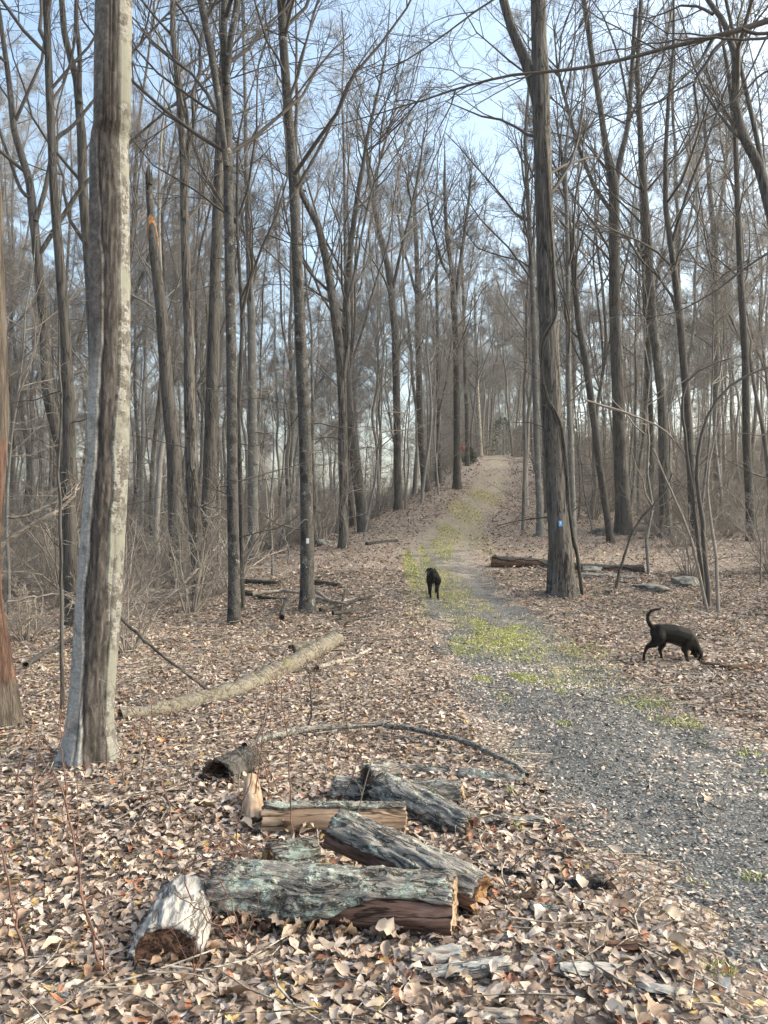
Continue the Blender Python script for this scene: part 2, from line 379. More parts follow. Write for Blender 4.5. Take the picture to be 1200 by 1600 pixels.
def crown_groups(stems, spec, rng):
    """stems: list of (P,R) polylines.  spec: dict(n1, t0, l1, levels, rmin)"""
    limbs, fine = [], []
    P = np.stack([resample(p, r, 20)[0] for p, r in stems]); R = np.stack([resample(p, r, 20)[1] for p, r in stems])
    rm = spec.get('rmin', .004)
    L1 = spawn(P, R, spec['n1'], spec['t0'], .97, spec.get('a0', .5), spec.get('a1', 1.05), spec['l1'], 7, .0105, up=spec.get('up', .10), wob=.17, rng=rng, rmin=rm * 2.2)
    limbs.append((*L1, 4))
    ll = np.linalg.norm(L1[0][:, -1] - L1[0][:, 0], axis=1)
    L2 = spawn(*L1, spec.get('n2', 6), .18, .98, .45, 1.0, ll * .5, 4, .010, up=.07, wob=.2, rng=rng, rmin=rm * 1.4)
    fine.append((*L2, 3))
    if spec.get('levels', 4) >= 3:
        ll = np.linalg.norm(L2[0][:, -1] - L2[0][:, 0], axis=1)
        L3 = spawn(*L2, spec.get('n3', 5), .15, 1, .4, .95, ll * .62, 3, .011, up=.08, wob=.2, rng=rng, rmin=rm)
        fine.append((*L3, 3))
    if spec.get('levels', 4) >= 4:
        ll = np.linalg.norm(L3[0][:, -1] - L3[0][:, 0], axis=1)
        L4 = spawn(*L3, spec.get('n4', 4), .15, 1, .35, .9, ll * .8 + .15, 2, .01, up=.06, wob=.18, rng=rng, rmin=rm * .75)
        fine.append((*L4, 3))
    if spec.get('low', 0):                                    # thin dead side branches below the crown
        D1 = spawn(P[:1], R[:1], spec['low'], .08, spec['t0'], 1.1, 1.75, spec.get('lowlen', 1.8), 6, .009, up=.03, wob=.2, rng=rng, rmin=rm)
        ll = np.linalg.norm(D1[0][:, -1] - D1[0][:, 0], axis=1)
        D2 = spawn(*D1, 5, .25, 1, .5, 1.0, ll * .4, 4, .008, up=.0, wob=.2, rng=rng, rmin=rm * .8)
        D3 = spawn(*D2, 3, .2, 1, .5, 1.0, ll.repeat(5) * .18, 2, .008, up=.0, wob=.2, rng=rng, rmin=rm * .6)
        fine += [(*D1, 4), (*D2, 3), (*D3, 3)]
    return limbs, fine

def trunk_mesh(P, R, S, step, flare=.5, rough=.05, seed=0, buttress=5, zlow=None):
    """a trunk with root flare and bark relief, along polyline P"""
    L = np.linalg.norm(np.diff(P, axis=0), axis=1).sum(); K = max(6, int(L / step))
    P, R = resample(P, R, K)
    z0 = P[0, 2]; T = norm(np.gradient(P, axis=0))
    n1 = norm(np.cross(T, np.array([0, 1., 0]))); n2 = np.cross(T, n1)
    a = np.arange(S) * 2 * PI / S
    h = P[:, 2] - z0
    fl = 1 + flare * np.exp(-h / (R[0] * 1.6))[:, None] * (1 + .38 * np.cos(buttress * a[None] + seed)) 
    q = np.stack([np.cos(a)[None] * 3.2 + 0 * h[:, None], np.sin(a)[None] * 3.2 + 0 * h[:, None], h[:, None] * 1.3 + 0 * a[None]], -1)
    q2 = np.stack([np.cos(a)[None] * 9 + 0 * h[:, None], np.sin(a)[None] * 9 + 0 * h[:, None], h[:, None] * 3.5 + 0 * a[None]], -1)
    rr = R[:, None] * fl * (1 + rough * fbm(q, 2, seed) + rough * .8 * (.5 - np.abs(vnoise(q2, seed + 5))))
    V = P[:, None] + rr[..., None] * (np.cos(a)[None, :, None] * n1[:, None] + np.sin(a)[None, :, None] * n2[:, None])
    ids = np.arange(K * S).reshape(K, S)
    Q = np.stack([ids[:-1], np.roll(ids, -1, 1)[:-1], np.roll(ids, -1, 1)[1:], ids[1:]], -1).reshape(-1, 4)
    return V.reshape(-1, 3), Q

def extend(P, R, H, z0, rng, lean=None):
    """carry a stem on above the frame to height H over z0"""
    P = [np.array(p, float) for p in P]; R = list(R)
    d = norm(P[-1] - P[-2]); z = P[-1][2]; n = 7; rem = z0 + H - z
    if rem > .5:
        r = R[-1]
        for k in range(n):
            d = d + rng.normal(size=3) * .05; d[2] = max(d[2], .6); d = norm(d)
            P.append(P[-1] + d * rem / n); R.append(max(.012, r * (1 - (k + 1) / n * .85)))
    return np.array(P), np.array(R)

SPEC_NEAR = dict(n1=12, t0=.45, l1=4.2, levels=3, rmin=.005, low=0)
SPEC_MID = dict(n1=15, t0=.36, l1=4.6, levels=4, rmin=.0045, low=8, n2=6, n3=4, n4=3)

def to_px(base, pts, d, k=.9):
    P, R = [], []
    for px, py, w in pts:
        P.append(at(px, py, d)); R.append(w * k / 2 / F * d)
    return P, R

HEROES = []
def hero_tree(name, label, pts, mat, d=None, H=20, stems=(), spec=SPEC_MID, S=16, step=.12, flare=.35, rough=.06, cat='tree', seed=1, top=None, twig=None, depth_wob=.25, k=.82):
    """pts: (px, py, width px) from the foot upwards as measured in the photo"""
    rng = np.random.default_rng(seed)
    if d is None:
        g = G(pts[0][0], pts[0][1]); d = g[1]
    P, R = to_px(None, pts, d, k)
    foot = P[0].copy(); zg = gz(foot[0], d)
    if foot[2] > zg + .05:
        kk = (foot[2] - zg); dirn = norm(P[1] - P[0]); P.insert(0, foot - dirn * kk / max(.5, dirn[2])); R.insert(0, R[0] * 1.06); foot = P[0].copy()
        zg = gz(foot[0], d)
    P[0][2] = zg - .12
    base = np.array([P[0][0], d, zg])
    for i in range(2, len(P)): P[i][1] += rng.normal() * depth_wob * .4
    if top is None: P, R = extend(P, R, H, zg, rng)
    P = np.array(P); R = np.array(R)
    root = thing(name, label, cat, base)
    S_ = [(P - base, R)]
    V, Q = trunk_mesh(P - base, R, S, step, flare, rough, seed)
    obj('trunk', mesh_of('trunk', V, quads=Q), M[mat], root)
    for st in stems:
        sp_, sr_ = to_px(None, st, d, k)
        for i in range(1, len(sp_)): sp_[i][1] += .12 * i * (1 if seed % 2 else -1)
        sp_, sr_ = extend(sp_, sr_, H * .95, zg, rng)
        V, Q = trunk_mesh(sp_ - base, sr_, max(8, S // 2), step * 1.5, 0, rough, seed + 3)
        obj('limb', mesh_of('limb', V, quads=Q), M[mat], root)
        S_.append((sp_ - base, sr_))
    if top is None:
        limbs, fine = crown_groups(S_, spec, rng)
        obj('crown', tube_mesh('crown', limbs + fine), M[twig or 'twig'], root)
    HEROES.append((base[0], d, R[0]))
    return root, P, R

# ---- the trees that can be told apart in the photo
# big patched trunk, left
def patched_tree():
    rng = np.random.default_rng(3)
    pts = [(139, 1192, 92), (140, 1150, 78), (143, 1090, 73), (150, 1000, 74), (157, 900, 74), (165, 780, 72), (169, 700, 71), (172, 560, 68), (172, 420, 67), (171, 260, 66), (173, 120, 63), (174, 0, 62), (173, -160, 60)]
    g = G(139, 1192); d = g[1]
    P, R = to_px(None, pts, d); P[0][2] -= .1
    base = np.array([P[0][0], d, gz(P[0][0], d)])
    root = thing('tree', 'big patched trunk at left, blue grey and cream bark split by a dark rough strip', 'tree', base)
    Ph, Rh = extend(P, R, 21, base[2], rng)
    # visible lower trunk in fine relief
    zs = np.concatenate([np.arange(P[0][2], base[2] + 4.6, .016), np.arange(base[2] + 5.2, base[2] + 20, .35)])
    C = np.stack([np.interp(zs, Ph[:, 2], Ph[:, i]) for i in range(3)], 1); Rr = np.interp(zs, Ph[:, 2], Rh)
    k = np.ones(25) / 25
    for i in (0, 1): C[12:-12, i] = np.convolve(C[:, i], k, 'valid')
    Rr[12:-12] = np.convolve(Rr, k, 'valid')
    S = 104; a = np.arange(S) * 2 * PI / S - PI            # a = 0 faces the camera, + is to the right
    h = (zs - base[2])[:, None]; A = a[None] + 0 * h; hh = h + 0 * A
    # pixel height of each ring gives the strip's wander
    ypx = 825 - (zs - CAMZ) * F / d
    sc = .36 + np.interp(ypx, [-300, 0, 120, 250, 340, 400, 500, 600, 700, 800, 900, 1000, 1080, 1190], [.1, .08, .0, -.12, -.02, .02, .05, .0, -.18, -.2, -.22, -.05, .05, .15])[:, None]
    sw = np.interp(ypx, [-300, 0, 120, 250, 340, 400, 500, 700, 900, 1000, 1080, 1190], [.2, .22, .3, .52, .42, .38, .4, .4, .46, .52, .46, .4])[:, None]
    wob = .13 * fbm(np.stack([hh * 4, hh * 0 + 3, hh * 0], -1), 3, 5)
    wob2 = .13 * fbm(np.stack([hh * 4, hh * 0 + 9, hh * 0], -1), 3, 8)
    l = A - (sc - sw + wob); r_ = (sc + sw + wob2) - A
    e = np.minimum(l, r_)                                   # distance inside the strip, radians
    strip = smooth(-.015, .03, e)
    q = np.stack([np.cos(A) * 2.4, np.sin(A) * 2.4, hh * .9], -1); q2 = np.stack([A * 10, hh * 2.2, 0 * A], -1); q3 = np.stack([np.cos(A) * 8, np.sin(A) * 8, hh * 22], -1)
    rid = .5 - np.abs(fbm(q2, 3, 4))
    rr = Rr[:, None] * (1 + .035 * fbm(q, 3, 2)) + .004 * fbm(q3, 2, 3) + strip * (.016 * rid - .006) - .014 * np.exp(-(e / .035) ** 2) + .010 * np.exp(-((e + .07) / .05) ** 2)
    # low crack right of the strip and another left, near the foot
    for (c0, y0, y1, wd) in ((.95, 830, 1190, .03), (-.12, 1000, 1190, .035), (.68, 950, 1190, .03)):
        m = smooth(y0 - 20, y0 + 40, ypx)[:, None]; cc = c0 + .09 * fbm(np.stack([hh * 3, hh * 0 + c0 * 9, hh * 0], -1), 3, 7)
        g_ = np.exp(-((A - cc) / wd) ** 2) * m; rr = rr - .012 * g_; strip = np.maximum(strip, g_ * .9)
    rr = rr * (1 + .34 * np.exp(-np.maximum(h, 0) / .16) * (.7 + .45 * np.cos(5 * A + .5)))
    V = C[:, None] + rr[..., None] * np.stack([np.sin(A), -np.cos(A), 0 * A], -1) - base
    K = len(zs); ids = np.arange(K * S).reshape(K, S)
    Q = np.stack([ids[:-1], np.roll(ids, -1, 1)[:-1], np.roll(ids, -1, 1)[1:], ids[1:]], -1).reshape(-1, 4)
    side = np.where(A > sc, 1.0, 0.0) * 1.0
    back = smooth(1.9, 2.6, np.abs(A - .36)); side = side * (1 - back) + .5 * back
    up_dark = smooth(2.5, 3.15, hh + .25 * fbm(np.stack([A * 2, hh * 1.5, 0 * A], -1), 3, 21)) * (1 - side)
    me = mesh_of('trunk', V.reshape(-1, 3), quads=Q, attrs={'strip': ('FLOAT', strip), 'side': ('FLOAT', side), 'brown': ('FLOAT', up_dark)})
    b = MB('patched_bark'); v = b.coords(rnd=False); vz = b.coords((1, 1, .22), rnd=False); vh = b.coords((1, 1, 3.2), rnd=False)
    st = b.attr('strip', 'Fac'); sd = b.attr('side', 'Fac'); br = b.attr('brown', 'Fac')
    nf = b.noise(vh, 26, 5, .7); nb = b.noise(v, 7, 5, .65); ns = b.noise(v, 60, 3)
    left = b.ramp(b.math('ADD', b.math('MULTIPLY', nf, .5), b.math('MULTIPLY', ns, .5)), [(.3, (.12, .114, .104)), (.46, (.275, .264, .243)), (.68, (.42, .408, .38))])
    left = b.mix(b.step(nb, .52, .66), left, (.14, .132, .125)); left = b.mix(b.math('MULTIPLY', b.step(b.noise(vh, 9, 4, .7), .5, .62), .6), left, (.2, .19, .18))
    brown = b.ramp(b.noise(v, 18, 5, .7), [(.3, (.035, .03, .027)), (.5, (.10, .087, .078)), (.7, (.19, .17, .157))])
    left = b.mix(br, left, brown)
    right = b.ramp(b.math('ADD', b.math('MULTIPLY', nf, .6), b.math('MULTIPLY', ns, .4)), [(.3, (.075, .072, .067)), (.48, (.16, .155, .146)), (.7, (.28, .273, .26))])
    right = b.mix(b.math('MULTIPLY', b.step(b.noise(vh, 17, 5, .75), .52, .6), .55), right, (.09, .085, .075)); right = b.mix(b.step(b.math('ADD', b.math('MULTIPLY', b.noise(v, 13, 4, .65), .8), b.math('MULTIPLY', b.noise(vh, 8, 2), .2)), .465, .51), right, b.ramp(ns, [(.3, (.03, .027, .024)), (.7, (.12, .11, .098))]))
    right = b.mix(b.step(b.noise(v, 3.6, 4), .47, .6), right, (.15, .15, .13))
    c = b.mix(sd, left, right)
    dk = b.ramp(b.noise(vz, 30, 6, .7, dist=.8), [(.32, (.012, .01, .01)), (.48, (.042, .036, .033)), (.68, (.11, .095, .088))])
    c = b.mix(st, c, dk); b.col(c)
    b.bump(b.math('ADD', b.math('MULTIPLY', nf, .5), b.math('MULTIPLY', ns, .5)), .5, .012)
    obj('trunk', me, b.m, root)
    limbs, fine = crown_groups([(Ph[6:] - base, Rh[6:])], dict(n1=14, t0=.4, l1=4.2, levels=3, rmin=.006), rng)
    obj('crown', tube_mesh('crown', limbs + fine), M['twig'], root)
    HEROES.append((base[0], d, .3))
patched_tree()
# trunk cut by the left edge of the frame, its bark gone low down over red rotten wood
b = MB('brown_bark_with_rot'); vz = b.coords((1, 1, .1), rnd=False); v = b.coords(rnd=False)
n1 = b.noise(vz, 24, 6, .7, dist=.5); n2 = b.noise(v, 5, 4)
c = b.ramp(n1, [(.3, (.016, .013, .011)), (.48, (.06, .048, .04)), (.7, (.15, .125, .105))])
xyz = b.n('SeparateXYZ', {0: v})
rz = b.math('MULTIPLY', b.step(b.math('ADD', xyz.outputs[2], b.math('MULTIPLY', n2, .5)), 2.75, 2.6), b.step(b.math('ADD', xyz.outputs[2], b.math('MULTIPLY', n2, .3)), .45, .62))
rx = b.step(b.math('ADD', xyz.outputs[0], b.math('MULTIPLY', n2, .1)), .235, .21)
rot = b.ramp(n1, [(.3, (.012, .008, .007)), (.45, (.05, .027, .02)), (.62, (.115, .066, .048)), (.78, (.21, .14, .105))])
c = b.mix(b.math('MULTIPLY', rz, rx), c, rot); b.col(c); b.bump(n1, 1.0, .03); M['edge'] = b.m
hero_tree('tree', 'brown ridged tree cut by the left frame edge, red rotten wood low on its trunk',
          [(-8, 1135, 82), (-18, 1040, 72), (-26, 940, 70), (-31, 860, 66), (-33, 640, 66), (-36, 300, 64), (-41, 0, 60)], 'edge', k=.9, spec=SPEC_NEAR, S=40, step=.07, flare=.3, rough=.1, seed=4)

HT = [
 dict(label='slim tree with dark spots straight left of the big patched trunk', d=13.5, mat='dark', seed=11,
      pts=[(113, 960, 26), (108, 800, 24), (103, 640, 24), (95, 480, 19), (86, 300, 16), (78, 130, 14), (74, 0, 12)], S=20, step=.08),
 dict(label='crooked dark tree half hidden behind the upper left side of the patched trunk', d=19, mat='oak', seed=12,
      pts=[(158, 860, 26), (152, 620, 24), (138, 420, 20), (128, 300, 18), (126, 210, 17), (116, 120, 14), (104, 60, 12), (98, 0, 11)], stems=[[(124, 160, 10), (128, 90, 9), (124, 40, 9), (130, 0, 8)]]),
 dict(label='many limbed leaning tree near the left edge, its long arms bending over to the right', d=17, mat='oak', seed=13,
      pts=[(108, 900, 24), (98, 730, 22), (84, 620, 20), (66, 500, 18), (56, 380, 17), (42, 280, 15), (20, 200, 12), (8, 120, 10), (2, 40, 8)],
      stems=[[(56, 345, 10), (68, 290, 9), (78, 205, 8), (100, 190, 7), (124, 150, 6)], [(60, 400, 9), (85, 350, 9), (120, 285, 8), (150, 250, 6)], [(48, 310, 8), (30, 300, 7), (10, 250, 7), (-10, 200, 6)]]),
 dict(label='broken topped snag with an orange wood scar, behind the patched trunk', d=21, mat='oak', seed=14, k=0.60, top=True,
      pts=[(276, 850, 38), (270, 700, 36), (262, 600, 33), (254, 480, 29), (246, 400, 25), (236, 330, 19), (230, 290, 17), (233, 280, 13)]),
 dict(label='dark rough tree splitting into two crooked stems, next right of the broken snag', d=17.5, mat='shag', seed=15, k=0.66,
      pts=[(310, 890, 32), (303, 760, 29), (298, 640, 27), (294, 500, 23), (290, 380, 20), (286, 250, 18), (279, 150, 15), (273, 60, 13), (268, 0, 12)],
      stems=[[(292, 330, 10), (290, 240, 10), (300, 190, 9), (294, 130, 10), (306, 95, 9), (302, 40, 8), (312, 0, 8)]]),
 dict(label='black spotted straight tree forked three ways at the top, left of centre', mat='birch', seed=16, k=0.78, S=28, step=.06,
      pts=[(366, 975, 26), (366, 900, 23), (364, 760, 22), (361, 600, 21), (358, 450, 20), (355, 300, 19), (352, 150, 18), (350, 60, 14), (350, 0, 13)],
      stems=[[(354, 260, 12), (345, 170, 13), (334, 90, 14), (320, 20, 13), (314, -10, 12)], [(354, 130, 11), (362, 70, 12), (374, 20, 12), (378, -10, 12)]]),
 dict(label='thick grey trunk standing close behind the black spotted forked tree', d=22, mat='oak', seed=17, k=0.66,
      pts=[(322, 870, 36), (326, 760, 33), (331, 620, 30), (336, 480, 27), (341, 350, 25), (346, 200, 20), (350, 60, 16), (352, 0, 14)]),
 dict(label='thin dark pole tree touching the black spotted tree on its right side', d=15.6, mat='dark', seed=18,
      pts=[(378, 900, 9), (377, 780, 9), (374, 650, 8), (378, 500, 7), (372, 360, 6), (368, 240, 5)], H=13),
 dict(label='pale grey straight tree between the spotted tree and the white marked one', d=25, mat='smooth', seed=19, k=0.66,
      pts=[(396, 810, 24), (395, 640, 21), (392, 500, 19), (388, 380, 14), (385, 240, 10), (382, 120, 8), (380, 0, 7)]),
 dict(label='tall black banded tree with a small white paint mark low on its trunk', mat='birch', seed=20, k=0.78, S=32, step=.05,
      pts=[(480, 957, 33), (480, 920, 28), (480, 820, 26), (476, 680, 25), (469, 540, 23), (464, 400, 21), (459, 290, 20), (451, 180, 19), (444, 80, 17), (440, 0, 17), (437, -60, 15)],
      stems=[[(443, 40, 9), (450, 15, 9), (464, -5, 9), (480, -40, 8)]], blaze=((482, 845), (.055, .10), (.55, .56, .57))),
 dict(label='crooked dark tree leaning left at the top, just right of the white marked tree', mat='shag', seed=21, S=20, step=.08,
      pts=[(537, 856, 20), (537, 780, 16), (536, 650, 17), (532, 560, 19), (522, 480, 17), (511, 410, 16), (497, 350, 13), (482, 325, 11), (470, 300, 10), (462, 250, 8), (462, 200, 7)],
      stems=[[(537, 590, 9), (545, 530, 8), (542, 470, 7), (552, 430, 6), (560, 380, 5)]]),
 dict(label='leaning grey trunk crossing behind the crooked dark tree, foot to its right', mat='oak', seed=22, k=0.74, S=20, step=.1,
      pts=[(570, 830, 27), (562, 770, 23), (553, 700, 22), (545, 640, 20), (540, 560, 18), (542, 470, 15), (548, 380, 12), (560, 300, 10)]),
 dict(label='upright double tree with a vase of branches, left verge of the far track', mat='dark', seed=23,
      pts=[(714, 764, 17), (714, 720, 13), (714, 640, 13), (713, 540, 12), (709, 470, 12), (705, 420, 9), (698, 370, 7), (694, 300, 6)],
      stems=[[(711, 480, 8), (716, 430, 7), (722, 395, 7), (728, 350, 6), (735, 300, 5)], [(708, 440, 5), (690, 410, 5), (678, 360, 4), (670, 320, 4)]]),
 dict(label='thin black post straight tree left of the vase shaped tree by the far track', mat='dark', seed=24, pts=[(686, 757, 10), (686, 700, 8), (685, 620, 8), (684, 540, 7), (682, 430, 6)], H=16),
 dict(label='grey tree with a bent foot on the bank left of the thin black tree', mat='oak', seed=25, pts=[(667, 768, 16), (662, 735, 14), (658, 690, 12), (655, 600, 12), (653, 500, 11), (651, 400, 9), (648, 330, 7)],
      stems=[[(653, 470, 6), (640, 420, 5), (628, 380, 5), (622, 330, 4)], [(653, 480, 5), (668, 450, 5), (682, 420, 4)]]),
 dict(label='grey tree with rising fan of limbs, midway between crooked tree and far track', d=36, mat='oak', seed=26, pts=[(622, 775, 15), (620, 640, 14), (617, 520, 13), (607, 420, 12), (590, 350, 10), (580, 290, 8)],
      stems=[[(612, 460, 7), (625, 400, 6), (640, 340, 5), (655, 270, 5)]]),
 dict(label='pale barked birch glowing beside the far end of the track', mat='pale', seed=27, pts=[(751, 713, 10), (750, 690, 8), (748, 650, 8), (746, 610, 7), (744, 540, 6), (742, 460, 5)], H=15),
 dict(label='dark tree beyond the red marker on the left rim of the far track', mat='dark', seed=28, pts=[(730, 728, 9), (730, 690, 8), (729, 640, 8), (726, 560, 7), (724, 460, 6), (720, 380, 5)], H=17),
 dict(label='massive double stemmed tree right of the track with a small blue paint mark', mat='shag', seed=29, k=0.85, S=48, step=.07, flare=.32, rough=.09,
      pts=[(878, 931, 52), (877, 900, 46), (875, 850, 41), (868, 740, 37), (862, 640, 36), (857, 520, 35), (853, 400, 33), (849, 300, 31), (847, 200, 31), (845, 110, 30), (843, 50, 27), (840, -20, 26)],
      stems=[[(846, 190, 20), (836, 130, 20), (822, 80, 18), (806, 35, 17), (795, -10, 16)]], blaze=((871, 818), (.075, .12), (.12, .36, .72))),
 dict(label='slender grey tree close behind the left side of the blue marked tree', mat='smooth', seed=30, pts=[(844, 838, 16), (843, 790, 12), (840, 690, 12), (836, 560, 11), (831, 440, 10), (825, 320, 8), (820, 220, 7)]),
 dict(label='thin grey pole just right of the vine on the blue marked tree', d=24, mat='smooth', seed=31, pts=[(896, 835, 12), (893, 740, 11), (890, 640, 10), (888, 520, 9), (886, 400, 8), (885, 280, 7)], H=16),
 dict(label='thin dark tree slanting up to the left, right of the blue marked tree', mat='dark', seed=32, S=20, step=.08,
      pts=[(955, 848, 15), (950, 815, 13), (938, 730, 13), (928, 650, 13), (916, 570, 13), (904, 500, 11), (897, 440, 10), (891, 380, 9), (885, 300, 8)], H=15),
 dict(label='stout grey tree opening into a broad fork, on the right hand slope', d=27, mat='oak', seed=33, k=0.80, S=24, step=.1,
      pts=[(974, 800, 30), (969, 700, 25), (964, 600, 22), (961, 480, 21), (960, 360, 21), (957, 290, 20), (950, 240, 13), (938, 170, 11), (925, 80, 10), (915, 0, 9)],
      stems=[[(960, 300, 13), (970, 250, 12), (985, 190, 10), (992, 110, 9), (1000, 0, 8)], [(955, 330, 8), (930, 290, 8), (905, 220, 7), (880, 120, 6)]]),
 dict(label='dark straight tree with a slight lean, right of the stout forked grey tree', d=26, mat='shag', seed=34, k=0.80, S=24, step=.1,
      pts=[(1040, 800, 22), (1037, 720, 19), (1032, 620, 17), (1024, 500, 16), (1014, 380, 15), (1006, 280, 13), (1000, 200, 11), (996, 110, 9), (1002, 0, 8)]),
 dict(label='narrow dark twin standing just left of the leaning straight tree', d=30, mat='dark', seed=35, pts=[(1016, 770, 14), (1015, 680, 13), (1014, 560, 11), (1010, 450, 10), (1004, 330, 8), (1002, 240, 7)]),
 dict(label='crooked black tree bending left, behind the tangle of bushes at right', d=24, mat='dark', seed=36,
      pts=[(1084, 830, 18), (1078, 740, 15), (1072, 620, 14), (1062, 500, 13), (1050, 400, 11), (1042, 320, 10), (1040, 240, 8), (1045, 160, 7)], stems=[[(1048, 385, 7), (1060, 340, 6), (1075, 290, 6), (1090, 250, 5)]]),
 dict(label='tree with a strongly curved stem sweeping up to the left, near the right edge', d=15, mat='oak', seed=37, S=20, step=.1,
      pts=[(1235, 860, 26), (1228, 700, 23), (1218, 520, 21), (1205, 360, 20), (1190, 260, 19), (1165, 210, 17), (1150, 160, 14), (1140, 100, 12), (1125, 40, 10), (1110, 0, 9)],
      stems=[[(1195, 280, 10), (1185, 200, 9), (1172, 120, 8), (1160, 40, 7)]]),
 dict(label='slim tree rising straight behind the arching bush near the right edge', d=25, mat='dark', seed=38, pts=[(1172, 800, 16), (1170, 700, 15), (1165, 560, 13), (1158, 440, 12), (1155, 330, 10), (1150, 210, 9), (1140, 100, 7)]),
 dict(label='multi stemmed grey tree fanning upward, between bent black tree and right edge', d=34, mat='smooth', seed=39, pts=[(1122, 790, 16), (1120, 640, 14), (1118, 480, 13), (1117, 380, 12), (1108, 300, 8), (1102, 230, 7)], stems=[[(1118, 380, 9), (1128, 320, 7), (1138, 250, 6)]]),
 dict(label='cream barked half dead tree showing through right of the blue marked trunk', d=38, mat='pale', seed=40, pts=[(894, 770, 10), (892, 660, 9), (890, 560, 8), (888, 480, 7)], H=12),
]
for t in HT:
    t = dict(t)
    if (t.get('d') or 99) < 20 or t['pts'][0][1] > 850: t.setdefault('spec', dict(n1=13, t0=.4, l1=4.4, levels=4, rmin=.005, low=9, n2=5, n3=4, n4=2))
    bz = t.pop('blaze', None); lab = t.pop('label'); name = 'snag' if t.get('top') else 'tree'
    dist = t.get('d') or 16
    root, P, R = hero_tree(name, lab, t.pop('pts'), t.pop('mat'), cat=name, **t)
    if name == 'snag':
        d = root.location.y
        p = at(238, 375, d) - np.array(root.location); r = 23 / 2 / F * d
        V = []
        for i, zz in enumerate(np.linspace(-.62, .62, 12)):
            for j, aa in enumerate(np.linspace(-.75, .55, 7)):
                w = math.sqrt(max(0, 1 - (zz / .62) ** 2)); aa2 = .22 + (aa + .1) * w
                rr = r * 1.16 + .006
                V.append((p[0] - zz * .13 + rr * math.sin(aa2) + .03, p[1] - rr * math.cos(aa2), p[2] + zz))
        ids = np.arange(84).reshape(12, 7)
        obj('bare_wood', mesh_of('bare_wood', V, quads=np.stack([ids[:-1, :-1], ids[:-1, 1:], ids[1:, 1:], ids[1:, :-1]], -1).reshape(-1, 4)), wood_mat('orange_wood', (.42, .2, .08), (.72, .46, .25), 'z', 12), root)
        pts = []
        for k in range(7):                                    # splintered crown
            a_ = k * .9; pp = np.array([P[-1] + np.array([.06 * math.cos(a_), .06 * math.sin(a_), -.15]), P[-1] + np.array([.075 * math.cos(a_), .075 * math.sin(a_), .05 + .1 * (k % 3)]), P[-1] + np.array([.06 * math.cos(a_), .06 * math.sin(a_), .16 + .15 * (k % 3)])]) - np.array(root.location)
            pts.append((pp, np.array([.04, .03, .006]), 5))
        obj('broken_top', tube_mesh('broken_top', pts), M['dark'], root)
    if bz:
        (bx, by), (bw, bh), bc = bz
        base = np.array(root.location); d = base[1]
        c = at(bx, by, d); k = np.argmin(np.abs(P[:, 2] - c[2])); cx = np.interp(c[2], P[:, 2], P[:, 0]); rr = np.interp(c[2], P[:, 2], R) * 1.03
        V = []
        tm = [o_ for o_ in root.children if o_.name.startswith('trunk')][0].data; tv = np.empty(len(tm.vertices) * 3, np.float32); tm.vertices.foreach_get('co', tv); tv = tv.reshape(-1, 3) + base
        sel = tv[(np.abs(tv[:, 0] - c[0]) < bw) & (np.abs(tv[:, 2] - c[2]) < bh * 1.2) & (tv[:, 1] < d)]
        yf = sel[:, 1].min() - .003; dc = c[0] - cx
        for zz in np.linspace(-bh / 2, bh / 2, 5):
            for xx in np.linspace(-bw / 2, bw / 2, 5):
                dx = c[0] + xx - cx; V.append((c[0] + xx, yf + .5 * (math.sqrt(max(1e-4, rr ** 2 - dc * dc)) - math.sqrt(max(1e-4, rr ** 2 - dx * dx))), c[2] + zz))
        ids = np.arange(25).reshape(5, 5); Vn = np.array(V) - base
        blaze = obj('paint_mark', mesh_of('paint_mark', Vn, quads=np.stack([ids[:-1, :-1], ids[:-1, 1:], ids[1:, 1:], ids[1:, :-1]], -1).reshape(-1, 4)), plain_mat('blaze_paint' , bc, .6, .12, 60), root)
        if bc[2] > bc[0] * 2:                                 # pale rectangle in the middle of the blue one
            i9 = Vn.reshape(5, 5, 3)[1:4, 1:4].copy(); i9[..., 1] -= .005; i9[..., 2] += .012; i9[..., 0] = i9[..., 0].mean() + (i9[..., 0] - i9[..., 0].mean()) * .75
            ids = np.arange(9).reshape(3, 3)
            obj('pale_centre', mesh_of('pale_centre', i9.reshape(-1, 3), quads=np.stack([ids[:-1, :-1], ids[:-1, 1:], ids[1:, 1:], ids[1:, :-1]], -1).reshape(-1, 4)), plain_mat('pale_blaze_paint', (.45, .68, .82), .6, .1, 60), blaze)
    if lab.startswith('massive'): BIG = (root, P, R)

# ---- vine up the massive tree
root, P, R = BIG; d = root.location.y
vp = [(910, 890), (902, 865), (894, 838), (889, 812), (886, 775), (884, 735), (880, 700), (876, 668), (866, 645), (853, 628), (847, 595), (844, 560), (846, 535), (858, 515), (868, 495), (866, 455), (862, 410), (858, 360), (854, 300), (850, 230)]
VP = []
for i, (x, y) in enumerate(vp):
    p = at(x, y, d)
    if i == 0: p[2] = gz(p[0], d) - .02
    cx = np.interp(p[2], P[:, 2], P[:, 0]); rr = np.interp(p[2], P[:, 2], R) * 1.06 + .03; dx = p[0] - cx
    p[1] = d - (math.sqrt(max(0, rr * rr - dx * dx)) if abs(dx) < rr else 0) ; VP.append(p)
VP = np.array(VP); vb = VP[0].copy()
rng = np.random.default_rng(5)
vr = np.linspace(.042, .024, len(VP)); vs, vrs = resample(VP - vb, vr, 90)
vs = vs + .02 * rng.normal(size=vs.shape).cumsum(0) * .06
v2 = vs[18:] + np.array([-.045, -.02, .0]) + .035 * np.stack([np.sin(np.arange(72) * .33), 0 * np.arange(72), 0 * np.arange(72)], 1)
